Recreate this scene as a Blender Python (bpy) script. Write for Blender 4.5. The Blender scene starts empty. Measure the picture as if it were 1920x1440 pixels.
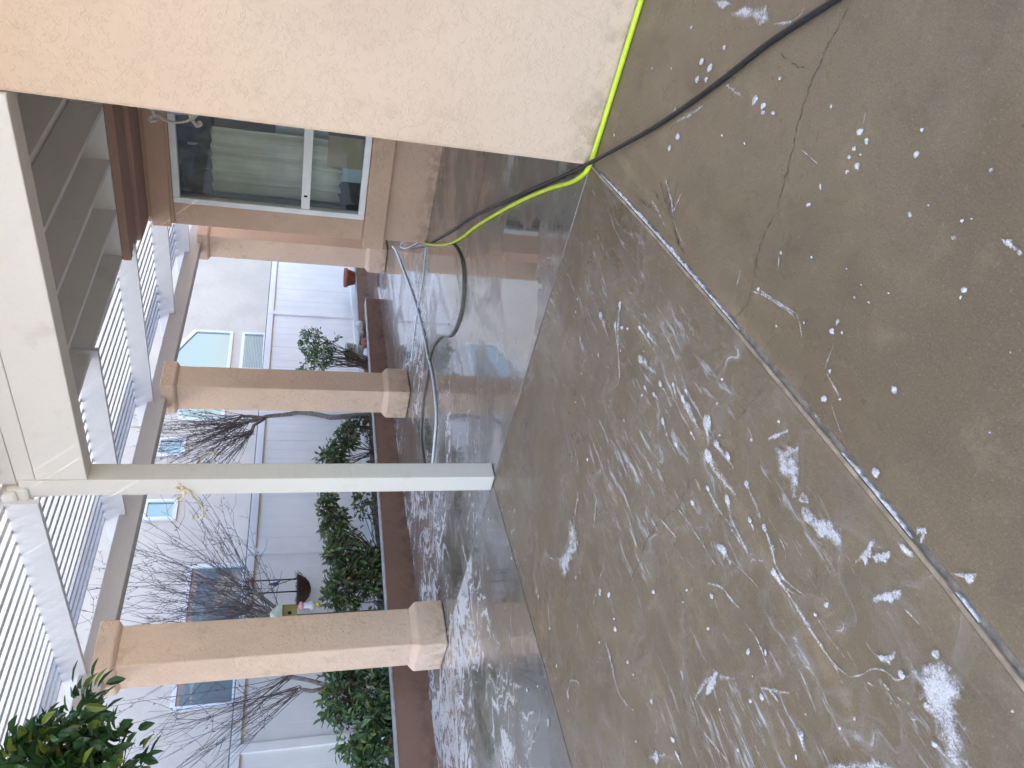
import bpy, math, random
from mathutils import Vector, Matrix, noise
R = math.radians
sc = bpy.context.scene
col = sc.collection
rng = random.Random(7)

# ------------------------------------------------------------------ camera
# The photograph was taken with the phone turned on its side: the world's "up" points to the left of the frame.
cam = bpy.data.cameras.new('camera')
cam_o = bpy.data.objects.new('camera', cam)
col.objects.link(cam_o)
cx = Vector((-0.20294072, -0.22002367, -0.95415127))   # frame right  = world down
cy = Vector((0.66729104, -0.74420533, 0.0296832))      # frame up     = world right
cz = -Vector((0.71661547, 0.63067267, -0.29784939))    # back
m = Matrix((cx, cy, cz)).transposed().to_4x4()
m.translation = Vector((0, 0, 1.5))
cam_o.matrix_world = m
cam.sensor_width = 36.0
cam.lens = 1393.12 / 1920 * 36
cam.clip_start = 0.05
cam.clip_end = 600
sc.camera = cam_o
sc.render.resolution_x, sc.render.resolution_y = 1024, 768

# ------------------------------------------------------------------ sky, sun, exposure
SUN = Vector((-0.45, 0.62, 0.69)).normalized()          # towards the sun
world = bpy.data.worlds.new('World')
sc.world = world
world.use_nodes = True
wn = world.node_tree
sky = wn.nodes.new('ShaderNodeTexSky')
sky.sky_type = 'NISHITA'
sky.sun_disc = False
sky.sun_elevation = math.asin(SUN.z)
sky.sun_rotation = math.atan2(SUN.x, SUN.y)
sky.dust_density = 2.0
bg = wn.nodes['Background']
bg.inputs['Strength'].default_value = 0.15
wn.links.new(sky.outputs['Color'], bg.inputs['Color'])
sun = bpy.data.lights.new('sun', 'SUN')
sun.energy = 2.3
sun.angle = R(0.53)
sun.color = (1.0, 0.93, 0.82)
sun_o = bpy.data.objects.new('sun', sun)
col.objects.link(sun_o)
sun_o.rotation_euler = SUN.to_track_quat('Z', 'Y').to_euler()
sun_o.location = (0, 0, 20)
vs = sc.view_settings
vs.view_transform = 'Standard'
vs.look = 'None'
vs.gamma = 1.0
vs.use_curve_mapping = False
vs.exposure = 2.42

# ------------------------------------------------------------------ helpers
class NT:
    """small node-tree builder"""
    def __init__(s, name):
        s.mat = bpy.data.materials.new(name); s.mat.use_nodes = True
        s.t = s.mat.node_tree; s.n = s.t.nodes; s.l = s.t.links
        s.out = s.n['Material Output']; s.b = s.n['Principled BSDF']
        s._co = None
    def co(s):
        if s._co is None: s._co = s.n.new('ShaderNodeTexCoord').outputs['Object']
        return s._co
    def pos(s):
        return s.n.new('ShaderNodeNewGeometry').outputs['Position']
    def put(s, sock, v):
        if hasattr(v, 'is_linked'): s.l.new(v, sock)
        else: sock.default_value = v
    def map(s, vec, scale=(1, 1, 1), rot=(0, 0, 0), loc=(0, 0, 0)):
        k = s.n.new('ShaderNodeMapping'); s.l.new(vec, k.inputs['Vector'])
        k.inputs['Scale'].default_value = scale; k.inputs['Rotation'].default_value = rot; k.inputs['Location'].default_value = loc
        return k.outputs[0]
    def noise(s, scale, vec=None, detail=4, rough=.55, dist=0, out='Fac'):
        k = s.n.new('ShaderNodeTexNoise'); s.l.new(vec or s.co(), k.inputs['Vector'])
        k.inputs['Scale'].default_value = scale; k.inputs['Detail'].default_value = detail
        k.inputs['Roughness'].default_value = rough; k.inputs['Distortion'].default_value = dist
        return k.outputs[out]
    def voronoi(s, scale, vec=None, feature='F1', rnd=1):
        k = s.n.new('ShaderNodeTexVoronoi'); k.feature = feature; s.l.new(vec or s.co(), k.inputs['Vector'])
        k.inputs['Scale'].default_value = scale; k.inputs['Randomness'].default_value = rnd
        return k.outputs['Distance']
    def ramp(s, v, lo, hi, a=0.0, b=1.0, smooth=True):
        k = s.n.new('ShaderNodeMapRange'); k.interpolation_type = 'SMOOTHSTEP' if smooth else 'LINEAR'
        s.put(k.inputs[0], v); k.inputs[1].default_value = lo; k.inputs[2].default_value = hi
        k.inputs[3].default_value = a; k.inputs[4].default_value = b
        return k.outputs[0]
    def math(s, op, a, b=0.0):
        k = s.n.new('ShaderNodeMath'); k.operation = op; s.put(k.inputs[0], a); s.put(k.inputs[1], b)
        return k.outputs[0]
    def mix(s, f, a, b):
        k = s.n.new('ShaderNodeMix'); k.data_type = 'RGBA'; s.put(k.inputs[0], f)
        for i, v in ((6, a), (7, b)):
            s.put(k.inputs[i], v if hasattr(v, 'is_linked') else (*v, 1))
        return k.outputs[2]
    def xyz(s, vec):
        k = s.n.new('ShaderNodeSeparateXYZ'); s.l.new(vec, k.inputs[0]); return k.outputs
    def island(s):
        return s.n.new('ShaderNodeNewGeometry').outputs['Random Per Island']
    def objrand(s):
        return s.n.new('ShaderNodeObjectInfo').outputs['Random']
    def bump(s, h, strength=.5, dist=.01, prev=None):
        k = s.n.new('ShaderNodeBump'); s.put(k.inputs['Height'], h)
        k.inputs['Strength'].default_value = strength; k.inputs['Distance'].default_value = dist
        if prev is not None: s.l.new(prev, k.inputs['Normal'])
        return k.outputs[0]
    def done(s, color, rough=.6, normal=None, metallic=0.0, spec=.5, **kw):
        s.put(s.b.inputs['Base Color'], color if hasattr(color, 'is_linked') else (*color, 1))
        s.put(s.b.inputs['Roughness'], rough); s.b.inputs['Metallic'].default_value = metallic
        s.b.inputs['Specular IOR Level'].default_value = spec
        if normal is not None: s.l.new(normal, s.b.inputs['Normal'])
        for k, v in kw.items(): s.put(s.b.inputs[k], v)
        return s.mat

def hexc(r, g, b): return (r, g, b)

def m_stucco(name, base, dark, bumpd=.004, scale=16, amt=.45, grime_amt=.55):
    """knock-down stucco: flattened lacy islands with broken edges over a sandy coat"""
    t = NT(name); p = t.pos()
    big = t.noise(1.3, p, 3); med = t.noise(7, p, 4)
    n1 = t.noise(scale, p, 4, .6, .9); lace = t.ramp(n1, .46, .52)
    gate = t.ramp(t.noise(scale * .55, t.map(p, loc=(3, 7, 1)), 3), .42, .58)
    fine = t.noise(scale * 9, p, 3)
    c = t.mix(t.ramp(big, .35, .7), base, tuple(x * .9 for x in base))
    c = t.mix(t.math('MULTIPLY', t.ramp(med, .58, .75), amt), c, dark)
    z = t.xyz(p)[2]
    grime = t.math('MULTIPLY', t.ramp(z, .0, .22, 1, 0), t.ramp(t.noise(11, p, 4), .4, .65))
    c = t.mix(t.math('MULTIPLY', grime, grime_amt), c, tuple(x * .6 for x in dark))
    nb = t.bump(t.math('MULTIPLY', lace, gate), .6, bumpd)
    nb = t.bump(fine, .35, .002, nb)
    return t.done(c, .92, nb, spec=.2)

def m_paint(name, base, dirt=(.35, .31, .24), amt=.35, rough=.5, grain=(1, 14, 14), bump=.25):
    t = NT(name); p = t.pos()
    n = t.noise(3.5, p, 5, .65); g = t.noise(6, t.map(p, grain), 3)
    c = t.mix(t.math('MULTIPLY', t.ramp(n, .56, .78), amt), base, dirt)
    c = t.mix(t.math('MULTIPLY', t.ramp(g, .5, .8), .12), c, dirt)
    nb = t.bump(g, bump, .004)
    nb = t.bump(t.noise(90, p, 2), .12, .002, nb)
    return t.done(c, rough, nb, spec=.4)

def m_plain(name, c, rough=.5, metallic=0.0, var=.15, sc_=8, bump=.2, spec=.5):
    t = NT(name); p = t.pos()
    n = t.noise(sc_, p, 5)
    cc = t.mix(t.ramp(n, .3, .75), tuple(x * (1 - var) for x in c), tuple(min(1, x * (1 + var)) for x in c))
    return t.done(cc, rough, t.bump(t.noise(sc_ * 8, p, 3), bump, .004), metallic, spec)

def m_leaf(name, c1, c2, c3, rough=.4):
    t = NT(name); i = t.island()
    c = t.mix(t.ramp(i, .0, .6, smooth=False), c1, c2)
    c = t.mix(t.ramp(i, .86, .9), c, c3)
    t.done(c, rough, None, spec=.5)
    tr = t.n.new('ShaderNodeBsdfTranslucent'); t.l.new(c, tr.inputs[0])
    mx = t.n.new('ShaderNodeMixShader'); mx.inputs[0].default_value = .22
    t.l.new(t.b.outputs[0], mx.inputs[1]); t.l.new(tr.outputs[0], mx.inputs[2]); t.l.new(mx.outputs[0], t.out.inputs[0])
    return t.mat

def m_concrete(name, base, warm, seed, wet_lo, wet_hi, foam=0.0, streak=0.0, puddle=None, coat=0.0, spec=.5, haze=.1, hy=(-9, -8), rust_amt=.5, rough_k=1.0):
    """wet patio concrete: mottled grey-brown, rust stains, a water film that comes and goes, and suds film where foam > 0"""
    t = NT(name); p = t.map(t.pos(), loc=(seed, seed * 2.3, 0)); w = t.pos()
    x, y, z = t.xyz(w)
    a = t.noise(.9, p, 5, .6); b = t.noise(4.2, p, 7, .68, .3); f = t.noise(170, p, 3, .75); g2 = t.noise(34, p, 5, .75); pb = t.noise(75, p, 2, .5)
    c = t.mix(t.ramp(a, .32, .68), base, warm)
    big = t.noise(.55, t.map(p, loc=(9, 4, 0)), 4, .6, .6)
    c = t.mix(t.math('MULTIPLY', t.ramp(big, .5, .68), .55), c, tuple(v * k for v, k in zip(base, (.66, .60, .55))))
    c = t.mix(t.math('MULTIPLY', t.ramp(big, .46, .3), .3), c, tuple(v * k for v, k in zip(base, (1.2, 1.22, 1.2))))
    c = t.mix(t.math('MULTIPLY', t.ramp(b, .5, .74), .55), c, tuple(v * .58 for v in base))
    c = t.mix(t.math('MULTIPLY', t.ramp(b, .47, .28), .45), c, tuple(min(1, v * 1.5) for v in base))
    c = t.mix(t.math('MULTIPLY', t.ramp(g2, .52, .72), .35), c, tuple(v * .6 for v in base))
    c = t.mix(t.math('MULTIPLY', t.ramp(f, .53, .68), .5), c, tuple(v * .45 for v in base))
    c = t.mix(t.math('MULTIPLY', t.ramp(f, .46, .30), .45), c, tuple(v * 1.7 for v in base))
    c = t.mix(t.math('MULTIPLY', t.ramp(pb, .62, .72), .3), c, tuple(v * 1.6 for v in base))
    rust = t.math('MULTIPLY', t.ramp(t.noise(1.7, t.map(w, loc=(4.7 + seed, 1.2, 0)), 6, .65), .56, .76), rust_amt)
    c = t.mix(rust, c, (.15, .085, .045))
    wet = t.noise(1.15, t.map(w, (1, 1.5, 1), loc=(seed, 3, 0)), 5, .62, .5)
    film = t.ramp(wet, .40, .58)
    if puddle:
        d = t.n.new('ShaderNodeVectorMath'); d.operation = 'DISTANCE'; t.l.new(w, d.inputs[0]); d.inputs[1].default_value = (puddle[0], puddle[1], 0)
        pu = t.math('ADD', t.ramp(d.outputs['Value'], 0, puddle[2], 1, 0), t.math('MULTIPLY', t.math('SUBTRACT', t.noise(2.6, w, 3), .5), 1.7))
        pud = t.ramp(pu, .52, .58); film = t.math('MAXIMUM', film, pud)
    spots = t.ramp(t.noise(9, w, 4, .6), .35, .65)
    r = t.math('MULTIPLY_ADD', film, wet_lo - wet_hi)
    r.node.inputs[2].default_value = wet_hi
    r2 = t.math('ADD', r, t.math('MULTIPLY', spots, .04))
    dry = t.math('SUBTRACT', 1.12, film)
    if puddle:
        npd = t.math('SUBTRACT', 1.0, pud)
        r2 = t.math('ADD', t.math('MULTIPLY', r2, npd), .012); dry = t.math('MULTIPLY', dry, npd)
        c = t.mix(t.math('MULTIPLY', pud, .4), c, tuple(v * .6 for v in base))
    nb = t.bump(t.math('MULTIPLY', f, dry), .45 * rough_k, .003)
    nb = t.bump(t.math('MULTIPLY', g2, dry), .35 * rough_k, .007, nb)
    nb = t.bump(t.noise(2.2, w, 2), .03, .02, nb)
    if foam or streak:
        sw = t.noise(1.0, t.map(w, (1.5, 2.6, 1), rot=(0, 0, .55), loc=(1.3, seed, 0)), 3, .55, 0, 'Color')
        v = t.n.new('ShaderNodeVectorMath'); v.operation = 'MULTIPLY_ADD'
        t.l.new(sw, v.inputs[0]); v.inputs[1].default_value = (.9, .9, 0); t.l.new(w, v.inputs[2])
        n1 = t.noise(4.5, t.map(v.outputs[0], (2.2, .8, 1), rot=(0, 0, .7)), 7, .68, .4)
        area = t.noise(.8, t.map(w, loc=(2.2 + seed, .4, 0)), 3, .5)
        far = t.math('MULTIPLY', t.ramp(y, 3.7, 5.2), t.ramp(x, 9.6, 7.2))
        dens = t.math('MULTIPLY', t.ramp(area, .36, .6), t.math('ADD', t.math('MULTIPLY', far, foam), .06))
        k = t.math('ADD', n1, t.math('MULTIPLY', dens, .17))
        froth = t.ramp(t.noise(38, w, 4, .7), .25, .5)
        fm = t.math('MULTIPLY', t.ramp(k, .62, .75), froth)
        fm = t.math('MAXIMUM', fm, t.math('MULTIPLY', t.ramp(k, .46, .72), t.ramp(y, hy[0], hy[1], haze * .15, haze)))
        if streak:   # suds dragged out in long streaks by the wash
            v2 = t.n.new('ShaderNodeVectorMath'); v2.operation = 'MULTIPLY_ADD'
            t.l.new(sw, v2.inputs[0]); v2.inputs[1].default_value = (.25, .25, 0); t.l.new(w, v2.inputs[2])
            s1 = t.noise(1.0, t.map(v2.outputs[0], (2.6, 26, 1), rot=(0, 0, .12)), 5, .7)
            s2 = t.noise(1.0, t.map(w, (9, 34, 1), rot=(0, 0, .12)), 5, .75)
            ar = t.noise(1.5, t.map(w, loc=(7.7, 2.1 + seed, 0)), 3, .55)
            zone = t.math('MULTIPLY', t.ramp(y, 1.25, 1.6), t.ramp(y, 3.2, 2.2))
            kk = t.math('ADD', t.math('MULTIPLY', s1, .6), t.math('MULTIPLY', s2, .4))
            kk = t.math('ADD', kk, t.math('MULTIPLY', t.math('SUBTRACT', ar, .5), .22))
            sm = t.math('MULTIPLY', t.math('MULTIPLY', t.ramp(kk, .53, .66), zone), streak)
            fm = t.math('MAXIMUM', fm, t.math('MULTIPLY', sm, t.ramp(froth, 0, 1, .5, 1)))
        c = t.mix(fm, c, (.59, .605, .63))
        r2 = t.math('ADD', r2, t.math('MULTIPLY', fm, .3))
        nb = t.bump(fm, .25, .006, nb)
    if coat:
        t.b.inputs['Coat IOR'].default_value = 1.33; t.b.inputs['Coat Roughness'].default_value = .03
        t.l.new(t.math('MULTIPLY', film, coat), t.b.inputs['Coat Weight'])
        cn = t.bump(t.noise(5, w, 3), .06, .01); t.l.new(cn, t.b.inputs['Coat Normal'])
    return t.done(c, r2, nb, spec=spec)

MAT = {}
MAT['stucco'] = m_stucco('peach_stucco', (.62, .445, .335), (.46, .32, .235), .004, 26)
MAT['stucco_wall'] = m_stucco('peach_stucco_wall', (.70, .53, .395), (.56, .41, .285), .0024, 42, .4)
MAT['stucco_pillar'] = m_stucco('pillar_stucco', (.73, .55, .42), (.48, .35, .255), .006, 40, .55)
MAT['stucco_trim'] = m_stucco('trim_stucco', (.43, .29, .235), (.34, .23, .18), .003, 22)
MAT['stucco_planter'] = m_stucco('planter_stucco', (.235, .145, .11), (.15, .09, .07), .003, 24)
MAT['planter_cap'] = m_plain('planter_cap_concrete', (.36, .34, .34), .6, 0, .25)
MAT['stucco_neigh'] = m_stucco('pale_neighbour_stucco', (.74, .65, .565), (.68, .585, .50), .005, 18)
MAT['white'] = m_paint('white_painted_timber', (.74, .715, .655), (.40, .35, .25), .3)
MAT['white_lat'] = m_paint('white_painted_lattice', (.70, .71, .73), (.42, .38, .3), .22)
MAT['beam_grey'] = m_paint('outer_beam_paint', (.56, .53, .50), (.38, .34, .28), .3, .55, (.6, 12, 12), .5)
MAT['ceil'] = m_paint('ceiling_timber_paint', (.86, .86, .83), (.33, .31, .27), .25, .6)
MAT['vinyl'] = m_plain('white_vinyl', (.80, .795, .80), .35, 0, .04, 2, .05)
MAT['fence'] = m_plain('fence_vinyl', (.86, .845, .85), .45, 0, .06, 1.5, .06)
MAT['rail_shade'] = m_plain('painted_rail_shadow', (.50, .42, .34), .6, 0, .2, 5)  # tan colour for the shadow line under the fence rail
MAT['winframe'] = m_plain('window_vinyl', (.80, .83, .84), .4, 0, .06, 3, .05)
MAT['soil'] = m_plain('planter_soil', (.06, .042, .03), .95, 0, .5, 14, 1.0)
MAT['ground'] = m_plain('bare_yard_ground', (.43, .38, .31), .95, 0, .3, .8, .6)
MAT['bark'] = m_plain('grey_bark', (.24, .21, .195), .85, 0, .35, 25, .6)
MAT['twig'] = m_plain('dark_twig', (.15, .115, .115), .8, 0, .3, 30, .3)
MAT['stem'] = m_plain('brown_stem', (.10, .07, .05), .85, 0, .4, 25, .4)
MAT['iron'] = m_plain('black_iron', (.025, .022, .024), .45, .6, .2, 20)
MAT['cream'] = m_plain('cream_iron', (.74, .62, .42), .5, 0, .15, 20)
MAT['coco'] = m_plain('coconut_liner', (.075, .04, .03), .95, 0, .5, 60, 1.0)
MAT['terra'] = m_plain('terracotta', (.33, .11, .07), .75, 0, .25, 12, .4)
MAT['potwhite'] = m_plain('grey_white_pot', (.60, .60, .66), .5, 0, .1, 6, .2)
MAT['rock'] = m_plain('rock', (.40, .33, .27), .85, 0, .4, 14, .6)
MAT['yellow'] = m_plain('yellow_green_hose', (.60, .74, .035), .38, 0, .06, 12, .1)
MAT['black'] = m_plain('black_hose', (.012, .013, .016), .32, 0, .2, 30, .15)
MAT['greyhose'] = m_plain('grey_green_hose', (.135, .14, .12), .35, 0, .15, 20, .1)
MAT['palehose'] = m_plain('pale_blue_hose', (.66, .70, .76), .3, 0, .08, 20, .1)
MAT['jointwood'] = m_plain('joint_filler_wood', (.30, .235, .165), .8, 0, .35, 18, .5)
MAT['jointdark'] = m_plain('joint_dark', (.19, .165, .135), .8, 0, .4, 25, .5)
MAT['jointwhite'] = m_plain('joint_suds', (.66, .65, .64), 1.0, 0, .4, 70, 1.0, .1)
MAT['crack'] = m_plain('crack_dark', (.145, .118, .088), .8, 0, .95, 45, .2)
MAT['crackdeep'] = m_plain('crack_deep', (.045, .035, .028), .8, 0, .4, 30, .2)
MAT['rooftile'] = m_plain('clay_tile', (.40, .17, .12), .8, 0, .3, 4, .4)
MAT['curtain'] = m_plain('beige_curtain', (.66, .60, .48), .85, 0, .1, 5, .2)
MAT['curtaindark'] = m_plain('dark_valance', (.085, .085, .10), .8, 0, .5, 9, .3)
MAT['room'] = m_plain('room_wall', (.16, .155, .14), .9, 0, .1, 2)
MAT['cardboard'] = m_plain('cardboard', (.42, .30, .18), .8, 0, .1, 5)
MAT['roomwhite'] = m_plain('white_board', (.62, .66, .72), .5, 0, .05, 3)
MAT['blind'] = m_plain('blind_slats', (.55, .56, .58), .5, 0, .08, 3)
MAT['blue'] = m_plain('blue_plastic', (.05, .07, .16), .4)
MAT['pink'] = m_plain('pink_glass', (.62, .30, .32), .3)
MAT['red'] = m_plain('red_plastic', (.60, .045, .03), .35)
MAT['yel2'] = m_plain('yellow_plastic', (.70, .48, .03), .35)
MAT['green2'] = m_plain('olive_wood', (.26, .22, .07), .7)
MAT['mint'] = m_plain('mint_paint', (.50, .60, .52), .6)
MAT['post_brown'] = m_plain('brown_wood', (.13, .075, .05), .8, 0, .3, 20)
MAT['leafA'] = m_leaf('ficus_leaf', (.03, .08, .036), (.065, .15, .052), (.19, .25, .05), .26)
MAT['leafB'] = m_leaf('hedge_leaf', (.06, .12, .06), (.125, .21, .09), (.24, .29, .10), .42)
MAT['leafC'] = m_leaf('dry_leaf_mix', (.08, .085, .045), (.15, .155, .075), (.20, .13, .08), .6)
MAT['leafD'] = m_leaf('fresh_leaf', (.06, .14, .03), (.14, .26, .06), (.22, .32, .07), .42)

def m_glass(name, tint=(.9, .95, .95)):
    t = NT(name)
    gl = t.n.new('ShaderNodeBsdfGlossy'); gl.inputs['Roughness'].default_value = .012
    wav = t.bump(t.noise(1.6, t.pos(), 2), .02, .05); t.l.new(wav, gl.inputs['Normal'])
    tr = t.n.new('ShaderNodeBsdfTransparent'); tr.inputs[0].default_value = (*tint, 1)
    fr = t.n.new('ShaderNodeFresnel'); fr.inputs[0].default_value = 1.5
    mx = t.n.new('ShaderNodeMixShader'); t.l.new(fr.outputs[0], mx.inputs[0])
    t.l.new(tr.outputs[0], mx.inputs[1]); t.l.new(gl.outputs[0], mx.inputs[2]); t.l.new(mx.outputs[0], t.out.inputs[0])
    return t.mat
MAT['glass'] = m_glass('window_glass')
def m_nglass(name, c, met):
    t = NT(name); p = t.pos()
    return t.done(c, .03, t.bump(t.noise(3.0, p, 3), .12, .02), met, 1.0)
MAT['darkglass'] = m_nglass('neighbour_glass', (.20, .265, .29), .25)
MAT['brightglass'] = m_nglass('neighbour_bright_glass', (.26, .29, .30), .22)

def m_foam():
    t = NT('soap_foam'); p = t.pos()
    n = t.noise(150, p, 4, .75); n2 = t.noise(34, p, 5, .7); n3 = t.noise(9, p, 3, .6)
    c = t.mix(t.ramp(n, .3, .7), (.56, .55, .545), (.78, .77, .765))
    t.done(c, .5, t.bump(t.noise(300, p, 3), .6, .003), spec=.3)
    a = t.n.new('ShaderNodeAttribute'); a.attribute_name = 'edge'
    k = t.math('ADD', a.outputs['Fac'], t.math('MULTIPLY', t.math('SUBTRACT', n2, .5), 2.0))
    k = t.math('ADD', k, t.math('MULTIPLY', t.math('SUBTRACT', n, .5), 1.2))
    k = t.math('ADD', k, t.math('MULTIPLY', t.math('SUBTRACT', n3, .5), 1.0))
    al = t.math('MULTIPLY', t.ramp(k, .12, 1.15), .86)
    t.l.new(al, t.b.inputs['Alpha'])
    return t.mat
MAT['foam'] = m_foam()
def m_dirt():
    t = NT('washed_dirt'); p = t.pos(); t.done((.07, .055, .05), .6)
    t.l.new(t.math('MULTIPLY', t.ramp(t.noise(28, p, 5, .7), .36, .68), .42), t.b.inputs['Alpha']); return t.mat
MAT['dirt'] = m_dirt()

# floor slabs share one recipe, each with its own mottling
MAT['slab_near'] = m_concrete('slab_near', (.198, .153, .097), (.202, .154, .094), 3.1, .26, .55, spec=.36, rust_amt=.35)
MAT['slab_mid'] = m_concrete('slab_mid', (.176, .137, .086), (.182, .134, .078), 8.4, .22, .40, .05, .68, haze=.12, spec=.38, rust_amt=.5)
MAT['slab_far'] = m_concrete('slab_far', (.178, .160, .136), (.175, .148, .114), 1.7, .05, .18, 1.25, coat=.9, haze=.30, hy=(3.9, 5.3), spec=.8, rough_k=.5)
MAT['slab_cov'] = m_concrete('slab_covered', (.165, .148, .128), (.160, .134, .108), 5.2, .025, .11, 1.0, 0, (3.95, 2.6, .9), 1.0, haze=.24, hy=(1.8, 4.2), spec=.8, rough_k=.4)

class MB:
    """mesh builder, world coordinates"""
    def __init__(s): s.v = []; s.f = []
    def quad_box(s, P):
        i = len(s.v); s.v += [tuple(p) for p in P]
        s.f += [(i, i+3, i+2, i+1), (i+4, i+5, i+6, i+7), (i, i+1, i+5, i+4), (i+1, i+2, i+6, i+5), (i+2, i+3, i+7, i+6), (i+3, i, i+4, i+7)]
        return s
    def box(s, x0, x1, y0, y1, z0, z1, zs=0.0):
        """axis box; zs = rise of z per metre of -x (the structure leans a little)"""
        def q(x, y, z): return (x, y, z - zs * x)
        return s.quad_box([q(x0, y0, z0), q(x1, y0, z0), q(x1, y1, z0), q(x0, y1, z0), q(x0, y0, z1), q(x1, y0, z1), q(x1, y1, z1), q(x0, y1, z1)])
    def prism(s, pts, z0, z1):
        i = len(s.v); n = len(pts)
        s.v += [(x, y, z0) for x, y in pts] + [(x, y, z1) for x, y in pts]
        s.f.append(tuple(i + k for k in reversed(range(n)))); s.f.append(tuple(i + n + k for k in range(n)))
        for k in range(n):
            j = (k + 1) % n; s.f.append((i + k, i + j, i + n + j, i + n + k))
        return s
    def tube(s, pts, rad, n=6, cap=True):
        pts = [Vector(p) for p in pts]; m_ = len(pts)
        if not hasattr(rad, '__len__'): rad = [rad] * m_
        i0 = len(s.v); up = Vector((0, 0, 1)); prev = None
        for k, p in enumerate(pts):
            d = (pts[min(k+1, m_-1)] - pts[max(k-1, 0)]).normalized()
            if prev is None:
                a = d.cross(up)
                if a.length < .05: a = d.cross(Vector((1, 0, 0)))
            else:
                a = prev - d * prev.dot(d)
                if a.length < 1e-4: a = d.cross(up)
            a.normalize(); prev = a; b = d.cross(a)
            for q in range(n):
                t = 2 * math.pi * q / n
                s.v.append(tuple(p + (a * math.cos(t) + b * math.sin(t)) * rad[k]))
        for k in range(m_ - 1):
            for q in range(n):
                r = (q + 1) % n
                s.f.append((i0 + k*n + q, i0 + k*n + r, i0 + (k+1)*n + r, i0 + (k+1)*n + q))
        if cap:
            s.f.append(tuple(i0 + q for q in reversed(range(n)))); s.f.append(tuple(i0 + (m_-1)*n + q for q in range(n)))
        return s
    def lathe(s, c, prof, n=20):
        i0 = len(s.v); m_ = len(prof)
        for r, z in prof:
            for q in range(n):
                t = 2 * math.pi * q / n
                s.v.append((c[0] + r * math.cos(t), c[1] + r * math.sin(t), c[2] + z))
        for k in range(m_ - 1):
            for q in range(n):
                r = (q + 1) % n
                s.f.append((i0 + k*n + q, i0 + k*n + r, i0 + (k+1)*n + r, i0 + (k+1)*n + q))
        s.f.append(tuple(i0 + q for q in reversed(range(n)))); s.f.append(tuple(i0 + (m_-1)*n + q for q in range(n)))
        return s
    def build(s, name, mat, parent=None, smooth=False, bevel=0.0):
        o0 = parent_loc(parent)
        me = bpy.data.meshes.new(name)
        me.from_pydata([(v[0]-o0.x, v[1]-o0.y, v[2]-o0.z) for v in s.v], [], s.f)
        me.update()
        if smooth: me.polygons.foreach_set('use_smooth', [True] * len(me.polygons))
        o = bpy.data.objects.new(name, me); col.objects.link(o)
        me.materials.append(MAT[mat] if isinstance(mat, str) else mat)
        if parent is not None: o.parent = parent
        if bevel:
            b = o.modifiers.new('bevel', 'BEVEL'); b.width = bevel; b.segments = 2; b.limit_method = 'ANGLE'
        return o

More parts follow.
